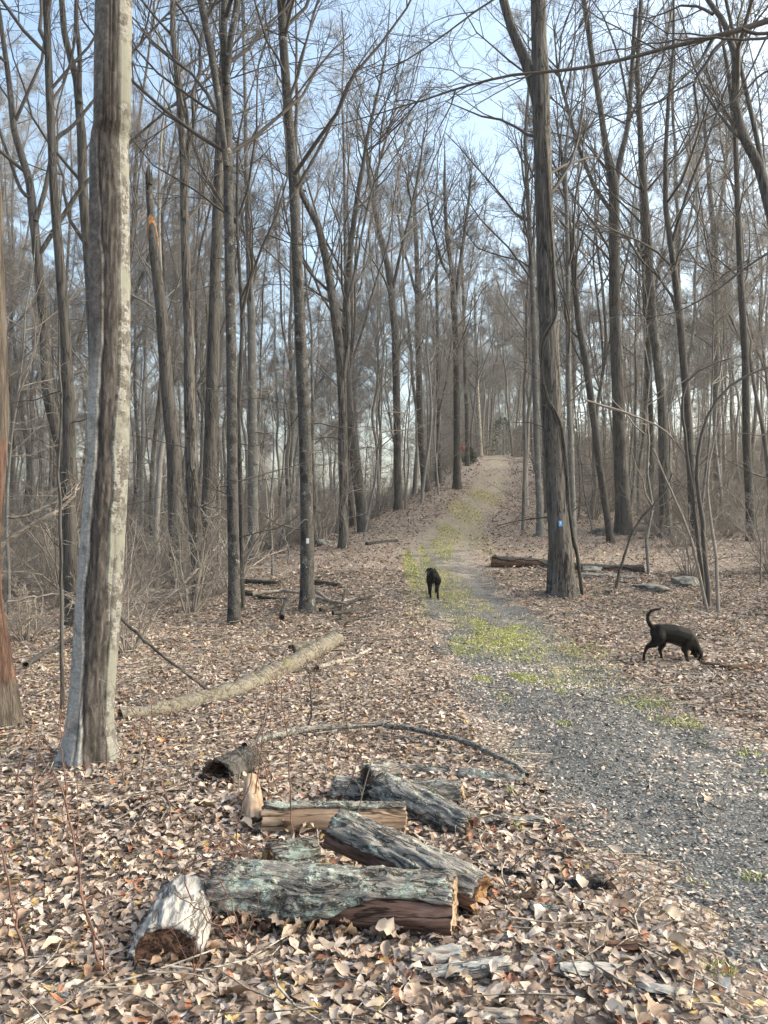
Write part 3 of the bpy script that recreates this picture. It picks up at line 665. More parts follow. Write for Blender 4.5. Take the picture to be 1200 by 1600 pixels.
T1 = spawn(vs[None], vrs[None], 46, .25, 1, .6, 1.3, .9, 6, .01, up=-.03, wob=.3, rng=rng, rmin=.0035)
T2 = spawn(*T1, 4, .2, 1, .5, 1.1, .4, 4, .01, wob=.3, rng=rng, rmin=.0025)
tag(obj('climbing_vine', tube_mesh('climbing_vine', [(vs, vrs, 9), (v2, vrs[18:] * .5, 6), (*T1, 4), (*T2, 3)]), M['dark'], loc=vb), 'thick woody vine climbing the right side of the massive blue marked tree', 'vine')

# ---- the tree out of the frame on the right whose long limbs reach in over the track
def overhang():
    rng = np.random.default_rng(77); d = 9.0
    base = np.array([6.6, 8.6, gz(6.6, 8.6)])
    root = thing('tree', 'tree beyond the right frame edge sending long dark limbs across the top right', 'tree', base)
    Pt, Rt = extend([base + (0, 0, -.1), base + (.05, 0, 3), base + (-.05, .1, 6.0)], [.27, .23, .2], 19, base[2], rng)
    V, Q = trunk_mesh(Pt - base, Rt, 24, .1, .35, .08, 9); obj('trunk', mesh_of('trunk', V, quads=Q), M['shag'], root)
    limbs = [([(1420, 20, 24), (1300, 8, 21), (1215, 25, 17), (1150, 50, 14), (1060, 68, 11), (950, 100, 9), (870, 112, 8), (800, 117, 7), (740, 132, 6), (680, 152, 5), (620, 168, 4), (560, 194, 3), (500, 203, 2)], 8.6),
             ([(1140, 55, 10), (1112, 78, 9), (1096, 112, 8), (1083, 127, 7), (1088, 160, 6), (1093, 197, 6), (1082, 222, 5), (1066, 242, 4), (1040, 258, 3), (1015, 290, 2)], 8.62),
             ([(1088, 126, 6), (1062, 140, 5), (1044, 153, 5), (1010, 165, 4), (960, 180, 3), (900, 205, 2)], 8.5),
             ([(1160, 46, 9), (1230, 52, 9), (1180, 58, 7), (1100, 54, 5), (1020, 64, 4), (930, 84, 3)], 8.3),
             ([(1400, 330, 12), (1290, 345, 10), (1200, 395, 7), (1150, 430, 5), (1105, 462, 4), (1050, 487, 3), (1020, 490, 2), (970, 484, 2)], 8.8),
             ([(1420, 190, 12), (1300, 140, 9), (1200, 95, 6), (1150, 150, 5), (1090, 190, 4), (1040, 205, 3), (985, 240, 2)], 9.4),
             ([(1410, -60, 20), (1200, -90, 14), (1000, -50, 9), (870, -40, 7), (800, -20, 6), (740, 22, 5), (690, 58, 4), (640, 96, 4), (605, 112, 3), (560, 135, 2), (515, 155, 2)], 9.0)]
    for pts, dd in limbs:
        p = np.array([at(x, y, dd) for x, y, w in pts]); r = np.array([w * .62 / 2 / F * dd for x, y, w in pts])
        if pts[0][0] > 1390: p[0] = [6.5, 8.6, p[0][2]]
        p, r = resample(p, r, 30); p[1:] += .012 * rng.normal(size=p[1:].shape).cumsum(0) * .5
        L = np.linalg.norm(p[-1] - p[0])
        A1 = spawn(p[None], r[None], int(9 + L * 3.0), .25, 1, .45, 1.0, .3 + L * .17, 7, .008, up=.02, wob=.2, rng=rng, rmin=.0035)
        l1 = np.linalg.norm(A1[0][:, -1] - A1[0][:, 0], axis=1)
        A2 = spawn(*A1, 5, .2, 1, .45, 1.0, l1 * .5, 5, .008, up=.02, wob=.22, rng=rng, rmin=.0025)
        l2 = np.linalg.norm(A2[0][:, -1] - A2[0][:, 0], axis=1)
        A3 = spawn(*A2, 3, .2, 1, .45, 1.0, l2 * .5, 4, .008, wob=.22, rng=rng, rmin=.002)
        obj('limb', tube_mesh('limb', [(p - base, r, 8), (A1[0] - base, A1[1], 4), (A2[0] - base, A2[1], 3), (A3[0] - base, A3[1], 3)]), M['twig'], root)
    l, f = crown_groups([(Pt[2:] - base, Rt[2:])], dict(n1=9, t0=.4, l1=3.5, levels=3, rmin=.005), rng)
    obj('crown', tube_mesh('crown', l + f), M['twig'], root)
overhang()

# ------------------------------------------------------------------ the woods behind, by copies
PR = np.random.default_rng(42)
def proto_tree(seed, H, r0, mat, fork, spread):
    rng = np.random.default_rng(seed)
    n = 14; t = np.linspace(0, 1, n)
    wob = rng.normal(size=(n, 2)).cumsum(0) * .12; wob -= wob[0]
    lean = rng.normal(size=2) * .5
    P = np.stack([wob[:, 0] + lean[0] * t, wob[:, 1] + lean[1] * t, t * H], 1); R = r0 * (1 - .86 * t ** .9) + .01
    P[0, 2] = -.15
    stems = [(P, R)]
    root = thing('tree', 'x', 'tree', (0, 0, 0))
    V, Q = trunk_mesh(P, R, 10, .4, .4, .07, seed); 
    Vs, Qs = [V], [Q]
    for k in range(fork):
        f = rng.uniform(.35, .55); i = int(f * (n - 1)); a = rng.uniform(0, 2 * PI); out = np.array([math.cos(a), math.sin(a), 0])
        m = 7; q = [P[i] + out * spread * (s ** .7) * H * .12 + np.array([0, 0, (H * .92 - P[i, 2]) * s]) + (rng.normal(size=3) * .12 if s else 0) for s in np.linspace(0, 1, m)]
        q = np.array(q); r = np.linspace(R[i] * .72, .02, m)
        V2, Q2 = trunk_mesh(q, r, 7, .5, 0, .06, seed + k); Qs.append(Q2 + sum(len(v) for v in Vs)); Vs.append(V2); stems.append((q, r))
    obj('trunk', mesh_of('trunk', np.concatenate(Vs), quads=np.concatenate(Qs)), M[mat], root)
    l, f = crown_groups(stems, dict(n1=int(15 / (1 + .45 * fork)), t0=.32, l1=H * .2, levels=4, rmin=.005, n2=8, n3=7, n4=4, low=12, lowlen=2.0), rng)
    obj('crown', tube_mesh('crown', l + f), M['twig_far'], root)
    return root
PROTOS = [proto_tree(100 + i, H, r, m, fk, s) for i, (H, r, m, fk, s) in enumerate(
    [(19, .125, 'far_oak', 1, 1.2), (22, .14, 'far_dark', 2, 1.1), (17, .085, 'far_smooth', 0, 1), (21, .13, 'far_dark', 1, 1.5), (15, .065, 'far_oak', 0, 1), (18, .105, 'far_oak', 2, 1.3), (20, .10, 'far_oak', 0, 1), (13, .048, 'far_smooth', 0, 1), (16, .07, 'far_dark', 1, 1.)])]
LOOK = ['once forked grey tree', 'tall dark tree forked in three', 'slim smooth grey tree', 'tall shaggy barked forked tree', 'slim single stemmed furrowed tree', 'grey tree of three spreading stems', 'dark spotted straight tree', 'very thin pale pole tree', 'thin dark forked tree']
ZONES = {'l': ('in the left woods, among the nearer trunks', 'of the left woods, nearer'), 'L': ('deep in the left woods, greyed by haze', 'of the left woods, far'),
         'c': ('beyond the crest where the track tops the rise', 'beyond the crest of the track'),
         'r': ('on the right hand slope, behind the forked tree', 'of the right slope, nearer'), 'R': ('far up the right hand slope, greyed by haze', 'of the right slope, far')}
placed = [(h[0], h[1]) for h in HEROES]
used = [False] * len(PROTOS)
def fill(n, d0, d1, mind, protos, w=.62, sc=(.85, 1.2), clear=2.3, xf=None):
    k, tries = 0, 0
    while k < n and tries < 20000:
        tries += 1
        y = math.sqrt(PR.uniform(d0 * d0, d1 * d1)); x = PR.uniform(-1, 1) * (w * y + 2) if xf is None else xf(y)
        o = float(path_off(x, y))
        if abs(o) < clear or abs(x - float(path_x(y))) < clear: continue
        if any((x - a) ** 2 + (y - b_) ** 2 < mind * mind for a, b_ in placed): continue
        # keep the sight lines to the named trunks open when standing nearer than they do
        px = x / y
        if any(abs(px - a / b_) < .02 and y < b_ and b_ < 34 for a, b_, _ in HEROES): continue
        i = protos[PR.integers(len(protos))]
        if used[i]: c = copy_tree(PROTOS[i])
        else: c = PROTOS[i]; used[i] = True
        s = PR.uniform(*sc); c.location = (x, y, gz(x, y) - .05); c.rotation_euler = (PR.normal() * .02, PR.normal() * .02, PR.uniform(0, 2 * PI)); c.scale = (s, s, s * PR.uniform(.9, 1.1))
        z = ('l' if y < 60 else 'L') if o < 0 else ('r' if y < 60 else 'R')
        if y > 66 and abs(x - 11) < 14: z = 'c'
        c['label'], c['group'] = LOOK[i] + ' ' + ZONES[z][0], LOOK[i] + ' of several, ' + ZONES[z][1][3:]
        placed.append((x, y)); k += 1
fill(14, 20, 30, 2.0, [2, 4, 7, 8])
fill(100, 28, 62, 1.5, list(range(9)) + [2, 4, 7, 8])
fill(46, 23, 46, 1.1, [4, 7, 8, 2, 7])
fill(62, 64, 104, .9, [0, 2, 4, 5, 7, 8, 2, 4], xf=lambda y: PR.uniform(.05, .21) * y, clear=1.2)
fill(84, 60, 112, 1.9, list(range(9)))
# far woods: past the trees one can tell apart, one mass of the same trees
def joined(i):
    ch = PROTOS[i].children; Vs, Qs, off = [], [], 0
    for c in ch:
        me = c.data; V = np.empty(len(me.vertices) * 3, np.float32); me.vertices.foreach_get('co', V); q = np.empty(len(me.loops), np.int32); me.loops.foreach_get('vertex_index', q)
        Vs.append(V.reshape(-1, 3)); Qs.append(q.reshape(-1, 4) + off); off += len(V) // 3
    o = bpy.data.objects.new('far_tree_source', mesh_of('far_tree', np.concatenate(Vs), quads=np.concatenate(Qs))); o.data.materials.append(M['twig_far']); return o
def scatter_stuff(name, label, src, pts, rots, scs, cat=None):
    me = mesh_of(name, pts, tris=[[0, 1, 2]], smooth_shade=False, attrs={'sc': ('FLOAT', scs), 'rz': ('FLOAT', rots)})
    o = obj(name, me); tag(o, label, None, None, 'stuff')
    ng = bpy.data.node_groups.new(name, 'GeometryNodeTree'); ng.interface.new_socket('Geometry', in_out='INPUT', socket_type='NodeSocketGeometry'); ng.interface.new_socket('Geometry', in_out='OUTPUT', socket_type='NodeSocketGeometry')
    N, L = ng.nodes, ng.links
    gi, go = N.new('NodeGroupInput'), N.new('NodeGroupOutput'); jn = N.new('GeometryNodeJoinGeometry')
    idx = N.new('GeometryNodeInputIndex')
    for k, s in enumerate(src):
        mp = N.new('GeometryNodeMeshToPoints'); L.new(gi.outputs[0], mp.inputs[0])
        md = N.new('FunctionNodeCompare'); md.data_type = 'INT'; md.operation = 'EQUAL'
        mo = N.new('ShaderNodeMath'); mo.operation = 'MODULO'; L.new(idx.outputs[0], mo.inputs[0]); mo.inputs[1].default_value = len(src)
        L.new(mo.outputs[0], md.inputs[2]); md.inputs[3].default_value = k
        L.new(md.outputs[0], mp.inputs['Selection'])
        oi = N.new('GeometryNodeObjectInfo'); oi.inputs['Object'].default_value = s; oi.inputs['As Instance'].default_value = True
        ip = N.new('GeometryNodeInstanceOnPoints'); L.new(mp.outputs[0], ip.inputs['Points']); L.new(oi.outputs['Geometry'], ip.inputs['Instance'])
        a1 = N.new('GeometryNodeInputNamedAttribute'); a1.data_type = 'FLOAT'; a1.inputs[0].default_value = 'sc'
        a2 = N.new('GeometryNodeInputNamedAttribute'); a2.data_type = 'FLOAT'; a2.inputs[0].default_value = 'rz'
        cx = N.new('ShaderNodeCombineXYZ'); L.new(a2.outputs[0], cx.inputs[2]); L.new(cx.outputs[0], ip.inputs['Rotation']); L.new(a1.outputs[0], ip.inputs['Scale'])
        L.new(ip.outputs[0], jn.inputs[0])
    L.new(jn.outputs[0], go.inputs[0])
    md = o.modifiers.new('scatter', 'NODES'); md.node_group = ng
    return o
n = 230; yy = np.sqrt(PR.uniform(108 ** 2, 230 ** 2, n)); xx = PR.uniform(-1, 1, n) * (.62 * yy + 6)
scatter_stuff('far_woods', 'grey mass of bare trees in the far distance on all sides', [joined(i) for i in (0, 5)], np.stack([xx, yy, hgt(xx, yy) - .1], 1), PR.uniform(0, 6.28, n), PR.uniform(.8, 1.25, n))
# ------------------------------------------------------------------ understorey: saplings and bare bushes
def proto_sapling(seed, H, r0):
    rng = np.random.default_rng(seed); t = np.linspace(0, 1, 10)
    P = np.stack([rng.normal(size=10).cumsum() * .06, rng.normal(size=10).cumsum() * .06, t * H], 1); P[0] = (0, 0, -.08); R = r0 * (1 - .85 * t) + .003
    A = spawn(P[None], R[None], 16, .2, .98, .7, 1.35, H * .28, 6, .01, up=.05, wob=.2, rng=rng, rmin=.0062)
    l = np.linalg.norm(A[0][:, -1] - A[0][:, 0], axis=1)
    B = spawn(*A, 5, .25, 1, .45, 1.0, l * .5, 4, .009, up=.03, wob=.22, rng=rng, rmin=.005)
    l = np.linalg.norm(B[0][:, -1] - B[0][:, 0], axis=1)
    C = spawn(*B, 3, .2, 1, .4, .9, l * .55, 3, .008, wob=.2, rng=rng, rmin=.0038)
    root = thing('sapling', 'x', 'sapling')
    obj('trunk', tube_mesh('trunk', [(P, R, 7)]), M['smooth'], root)
    obj('crown', tube_mesh('crown', [(*A, 4), (*B, 3), (*C, 3)]), M['shrub'], root)
    return root
def proto_shrub(seed, H, n, mat, spread=.8):
    rng = np.random.default_rng(seed); S = []
    P = np.zeros((n, 8, 3)); R = np.zeros((n, 8))
    for k in range(n):
        a = rng.uniform(0, 2 * PI); d = norm(np.array([math.cos(a) * spread * rng.uniform(.2, 1), math.sin(a) * spread * rng.uniform(.2, 1), 1.])); p = np.array([math.cos(a) * .08, math.sin(a) * .08, -.05]); L = H * rng.uniform(.5, 1.15)
        for i in range(8):
            P[k, i] = p; R[k, i] = (.006 + .006 * H) * (1 - .8 * i / 7) + .002; d = d + rng.normal(size=3) * .16; d[2] -= .05 * i / 7; d = norm(d); p = p + d * L / 7
    A = spawn(P, R, 8, .2, 1, .5, 1.2, H * .36, 5, .011, up=.02, wob=.25, rng=rng, rmin=.0048)
    l = np.linalg.norm(A[0][:, -1] - A[0][:, 0], axis=1)
    B = spawn(*A, 5, .2, 1, .5, 1.1, l * .5, 3, .01, wob=.25, rng=rng, rmin=.0036)
    o = obj('bare_shrub', tube_mesh('bare_shrub', [(P, R, 5), (*A, 4), (*B, 3)]), M[mat]); o['category'] = 'shrub'
    return o
SAP = [proto_sapling(200 + i, H, r) for i, (H, r) in enumerate([(5.5, .032), (4, .022), (7.5, .04), (9, .045), (10.5, .05), (6.5, .03)])]
SHR = [proto_shrub(300 + i, H, n, m, s) for i, (H, n, m, s) in enumerate([(1.6, 18, 'shrub', .9), (2.3, 15, 'shrub', .7), (1.1, 20, 'shrub', 1.2), (3.0, 12, 'shrub', .7), (1.3, 14, 'shrub', .9), (2.0, 13, 'shrub', .7)])]
def strew(src, n, d0, d1, xf, lab, grp, sc, mind=.5, clear=2.4, first=set()):
    k, tr, here = 0, 0, []
    while k < n and tr < 30000:
        tr += 1
        y = math.sqrt(PR.uniform(d0 * d0, d1 * d1)); x = xf(y)
        o = float(path_off(x, y))
        if abs(o) < clear or abs(x - float(path_x(y))) < clear: continue
        if any((x - a) ** 2 + (y - b_) ** 2 < mind ** 2 for a, b_ in here): continue
        if any(abs(x / y - a / b_) < .012 and y < b_ < 20 for a, b_, _ in HEROES): continue
        i = int(PR.integers(len(src))); s = src[i]
        c = s if s.name not in first else copy_tree(s)
        first.add(s.name)
        z = PR.uniform(*sc); c.location = (x, y, gz(x, y)); c.rotation_euler = (PR.normal() * .06, PR.normal() * .06, PR.uniform(0, 6.28)); c.scale = (z, z, z)
        lk = (SLOOK if src is SAP else BLOOK)[i]; c['label'] = lk + ' ' + lab; c['group'] = lk + ' of several, ' + grp; here.append((x, y)); k += 1
U = PR.uniform
SLOOK = ['mid sized spindly sapling', 'low twiggy sapling', 'tall lean sapling', 'very tall whip thin sapling', 'pole high sapling reaching over the bushes', 'leggy crooked sapling']
BLOOK = ['broad tangled bare bush', 'upright bare bush of long rods', 'low sprawling bare bush', 'tall sparse bare bush', 'knee high twiggy bush', 'loose head high bare bush']
LW = 'among the left hand trees'; RW = 'on the right hand slope'
strew(SAP, 130, 14, 62, lambda y: U(-.6 * y - 2, float(path_x(y)) - 2.2), LW, 'left woods', (.7, 1.25), .8)
strew(SAP, 105, 18, 62, lambda y: U(float(path_x(y)) + 2.2, .6 * y + 3), RW, 'right slope', (.7, 1.25), .8, 3.0)
strew(SHR, 152, 11, 42, lambda y: U(-.6 * y - 2, float(path_x(y)) - 3 - .12 * y), 'in the undergrowth below the spotted left trunks', 'left undergrowth', (.6, 1.2), .5)
strew(SHR, 100, 14.0, 50, lambda y: U(float(path_x(y)) + 3 + .16 * y, .6 * y + 3), 'in the undergrowth behind the sniffing dog', 'right undergrowth', (.6, 1.2), .6)
strew(SHR, 32, 45, 75, lambda y: U(-.6 * y, float(path_x(y)) - 3), 'faint in the far left woods', 'far left woods', (1, 1.5), .8)
strew(SHR, 32, 40, 75, lambda y: U(float(path_x(y)) + 3, .6 * y), 'faint, high on the far right slope', 'far right slope', (1, 1.5), .8)

nn = 430; yy = np.sqrt(PR.uniform(26 ** 2, 105 ** 2, nn)); xx = PR.uniform(-1, 1, nn) * (.62 * yy + 3); ok = np.abs(path_off(xx, yy)) > 3.2 + .03 * yy; xx, yy = xx[ok], yy[ok]; y2 = PR.uniform(63, 92, 90); x2 = PR.uniform(.07, .19, 90) * y2; o2 = np.abs(path_off(x2, y2)) > 1.6; xx, yy = np.concatenate([xx, x2[o2]]), np.concatenate([yy, y2[o2]])
scatter_stuff('undergrowth', 'grey brown thicket of bare twigs filling the woods further back', [SHR[1], SHR[3], SHR[5], SHR[0]], np.stack([xx, yy, hgt(xx, yy)], 1), PR.uniform(0, 6.28, len(xx)), PR.uniform(.8, 1.5, len(xx)))
def twig_plant(name, label, cat, pts, d, mat, side=6, slen=.5, sub=4, seed=1, rmin=.002, ground=True, group=None, up=.04, amin=.4, amax=1.0):
    """a single stem drawn from photo pixels (px,py,w) at distance d with side twigs"""
    rng = np.random.default_rng(seed)
    if d is None: d = G(pts[0][0], pts[0][1])[1]
    p = np.array([at(x, y, d + (k * .04)) for k, (x, y, w) in enumerate(pts)]); r = np.array([w * .72 / 2 / F * d for x, y, w in pts])
    if ground: p[0][2] = gz(p[0][0], p[0][1]) - .02
    base = p[0].copy(); p, r = resample(p - base, r, 16); p[1:-1] += .006 * rng.normal(size=p[1:-1].shape)
    A = spawn(p[None], r[None], side, .2, 1, amin, amax, slen, 6, .008, up=up, wob=.2, rng=rng, rmin=rmin * 1.2)
    l = np.linalg.norm(A[0][:, -1] - A[0][:, 0], axis=1)
    B = spawn(*A, sub, .25, 1, .4, 1.0, l * .5, 4, .008, up=up, wob=.22, rng=rng, rmin=rmin)
    if name == 'sapling':
        root = thing(name, label, cat, base, group)
        obj('trunk', tube_mesh('trunk', [(p, r, 7)]), M[mat], root)
        obj('crown', tube_mesh('crown', [(*A, 4), (*B, 3)]), M[mat], root)
    else:
        root = tag(obj(name, tube_mesh(name, [(p, r, 7), (*A, 4), (*B, 3)]), M[mat], loc=base), label, cat, group)
    return root
# saplings and stems that can be told apart
twig_plant('sapling', 'thin straight pole standing just left of the patched trunk', 'sapling', [(97, 1110, 9), (97, 950, 8), (94, 800, 7), (93, 700, 6), (95, 600, 4), (92, 500, 3)], None, 'oak', 7, .7, seed=1)
twig_plant('sapling', 'leaning dark sapling with a kink, between blue marked tree and sniffing dog', 'sapling', [(961, 922, 6), (972, 880, 6), (984, 842, 5), (990, 825, 5), (1010, 800, 5), (1042, 768, 4), (1050, 740, 3)], None, 'dark', 7, .7, seed=2)
twig_plant('sapling', 'tall arching bush stem whose pale limb bows over to the right edge', 'sapling', [(1106, 890, 12), (1100, 830, 10), (1090, 770, 9), (1085, 715, 8), (1095, 670, 7), (1120, 615, 6), (1150, 590, 5), (1200, 572, 4), (1260, 560, 3)], 15.5, 'twig', 12, 1.3, 5, seed=3)
twig_plant('sapling', 'grey bush stem rising up left out of the arching clump', 'sapling', [(1102, 890, 9), (1085, 800, 8), (1072, 700, 7), (1063, 620, 6), (1068, 580, 6), (1100, 575, 5), (1140, 560, 3)], 15.6, 'twig', 12, 1.2, 5, seed=4)
twig_plant('sapling', 'forked grey stem at the right of the arching clump', 'sapling', [(1122, 905, 8), (1118, 850, 7), (1108, 800, 6), (1103, 755, 5), (1112, 700, 4), (1130, 640, 3)], 15, 'shrub', 10, 1.0, 5, seed=5)
twig_plant('sapling', 'bare stem leaning left to its foot under the arching clump', 'sapling', [(1105, 900, 7), (1080, 840, 6), (1060, 790, 5), (1045, 760, 4), (1020, 700, 3)], 15.2, 'shrub', 10, 1.0, 5, seed=6)
twig_plant('sapling', 'long pale whip bowing from behind the slanting dark tree to the bushes', 'sapling', [(1062, 700, 3), (1040, 670, 4), (1005, 655, 4), (970, 642, 5), (940, 633, 5), (915, 625, 4)][::-1], 17, 'shrub', 8, .6, seed=7, ground=False)
twig_plant('dead_branch', 'slim pole leaning onto the mossy fallen trunk', 'branch', [(350, 1094, 5), (300, 1060, 6), (250, 1022, 6), (205, 982, 7), (185, 960, 6)], 7.8, 'dark', 3, .3, 2, seed=8)
twig_plant('dead_branch', 'pale bare branch slanting up right behind the patched trunk', 'branch', [(225, 962, 4), (262, 935, 4), (300, 900, 4), (330, 862, 3), (350, 845, 2)], 9.5, 'deadwood', 7, .5, 4, seed=9, ground=False)
for k, (pts, dd) in enumerate([([(2, 852, 9), (45, 822, 9), (85, 800, 8), (118, 778, 6), (122, 755, 4)], 8.0), ([(12, 808, 6), (48, 806, 6), (70, 792, 6), (100, 780, 4), (126, 762, 3)], 8.1), ([(12, 940, 5), (60, 932, 5), (92, 928, 4), (128, 938, 3)], 7.9)]):
    twig_plant('dead_branch', ['thick whitish dead bough pointing at the patched trunk from the left edge', 'wavy whitish dead bough just above the thick one at the left edge', 'low pale forked bough level with the rotten hollow at left'][k], 'branch', pts, dd, 'deadwood', 9, .55, 4, seed=20 + k, ground=False, rmin=.003)
twig_plant('sapling', 'small dark forked twig sapling above the curved fallen branch', 'sapling', [(482, 1148, 5), (485, 1120, 4), (488, 1090, 4), (484, 1060, 3), (478, 1040, 2)], None, 'dark', 7, .22, 3, seed=30)
# briar stems in the left foreground
ST = [([(165, 1590, 6), (152, 1500, 6), (130, 1400, 5), (122, 1320, 5), (105, 1260, 4), (85, 1215, 3), (60, 1170, 2)], 2.75), ([(48, 1545, 6), (35, 1480, 6), (15, 1390, 5), (2, 1320, 4), (-12, 1250, 3)], 2.8),
      ([(28, 1520, 4), (15, 1460, 4), (-5, 1400, 3)], 2.9), ([(185, 1600, 5), (150, 1470, 5), (120, 1380, 4), (128, 1300, 3), (118, 1210, 2)], 2.7), ([(455, 1400, 3), (455, 1250, 3), (452, 1160, 3), (440, 1080, 2)], 3.9),
      ([(345, 1440, 4), (365, 1330, 3), (385, 1240, 3), (400, 1170, 2)], 3.6), ([(500, 1470, 4), (470, 1410, 4), (430, 1370, 3), (390, 1330, 3), (350, 1300, 2)], 3.2), ([(545, 1180, 3), (543, 1130, 3), (530, 1090, 2)], None),
      ([(608, 1195, 2), (612, 1150, 2), (620, 1115, 2)], None), ([(270, 1330, 3), (262, 1250, 3), (240, 1190, 2)], 4.2), ([(210, 1290, 3), (222, 1200, 3), (238, 1120, 2), (236, 1080, 2)], 4.6), ([(100, 1300, 3), (100, 1200, 3), (92, 1100, 2)], 4.3),
      ([(60, 1330, 3), (50, 1240, 3), (62, 1150, 2)], 4.0), ([(385, 1560, 3), (370, 1440, 3), (340, 1360, 2)], 2.9), ([(300, 1600, 3), (310, 1500, 3), (330, 1420, 2)], 2.7), ([(440, 1590, 3), (400, 1500, 3), (330, 1440, 3), (270, 1395, 2)], 2.75),
      ([(160, 1250, 3), (168, 1180, 2), (160, 1100, 2)], 5.0), ([(20, 1260, 3), (30, 1190, 3), (50, 1130, 2)], 4.8), ([(330, 1300, 3), (300, 1240, 2), (290, 1180, 2)], 4.4), ([(700, 1420, 2), (702, 1360, 2), (696, 1300, 2)], 3.5)]
for k, (pts, dd) in enumerate(ST):
    twig_plant('briar_stem', 'thin reddish briar stem standing in the leaves around the foreground logs', 'stem', pts, dd, 'stem', 4, .26, 3, seed=50 + k, group='briar stems in the foreground', rmin=.0014)
k2 = 0
while k2 < 60:
    y = U(3, 11); x = U(-.55 * y, .12 * y)
    if abs(path_off(x, y)) < 2.0 or any(abs(x / y - a / b_) < .03 and b_ > y for a, b_, _ in HEROES if b_ < 8): continue
    o = np.random.default_rng(900 + k2); h = U(.3, .75); b0 = np.array([x, y, gz(x, y) - .02]); c = b0 + np.array([0, 0, 0.])
    p = np.array([[0, 0, 0], [U(-.1, .1), U(-.1, .1), h * .35], [U(-.2, .2), U(-.2, .2), h * .7], [U(-.3, .3), U(-.3, .3), h]]); p, r = resample(p, np.array([.0035, .003, .0024, .0014]), 10)
    A = spawn(p[None], r[None], 5, .25, 1, .4, 1., .25, 5, .008, up=.03, wob=.2, rng=o, rmin=.0014); B = spawn(*A, 2, .3, 1, .4, 1, .1, 3, .008, wob=.2, rng=o, rmin=.001)
    s = obj('briar_stem', tube_mesh('briar_stem', [(p, r, 5), (*A, 3), (*B, 3)]), M['stem' if k2 % 3 else 'shrub'], loc=b0)
    tag(s, 'low wiry twig sticking up from the leaf litter left of the track', 'stem', 'wiry twigs in the litter'); k2 += 1

# ------------------------------------------------------------------ logs
M['log_bark'] = bark_mat('lichened_log_bark', (.075, .064, .055), (.26, .24, .215), 'x', 24, .3, relief=.05, lichen=(.45, .51, .43), lich_thr=.53, bump=.9)
M['log_grey'] = bark_mat('grey_log_bark', (.09, .08, .07), (.29, .272, .25), 'x', 26, .28, relief=.05, lichen=(.46, .51, .44), lich_thr=.56, bump=.9)
M['log_moss'] = bark_mat('tan_mossy_bark', (.075, .066, .052), (.215, .19, .155), 'x', 20, .35, moss=(.19, .175, .05), moss_thr=.59, bump=.5)
M['core_tan'] = wood_mat('tan_bare_wood', (.25, .165, .11), (.52, .40, .29), 'x', 9)
M['core_red'] = wood_mat('red_brown_damp_wood', (.10, .055, .042), (.26, .165, .13), 'x', 9)
M['rot_orange'] = wood_mat('orange_rotten_wood', (.16, .08, .035), (.38, .235, .11), 'x', 14, .8)
M['rot_dark'] = wood_mat('dark_rotten_wood', (.055, .028, .02), (.2, .11, .07), 'x', 14, .8)
M['log_pale'] = bark_mat('pale_peeling_bark', (.13, .12, .11), (.40, .38, .355), 'x', 14, .2, bump=.9)

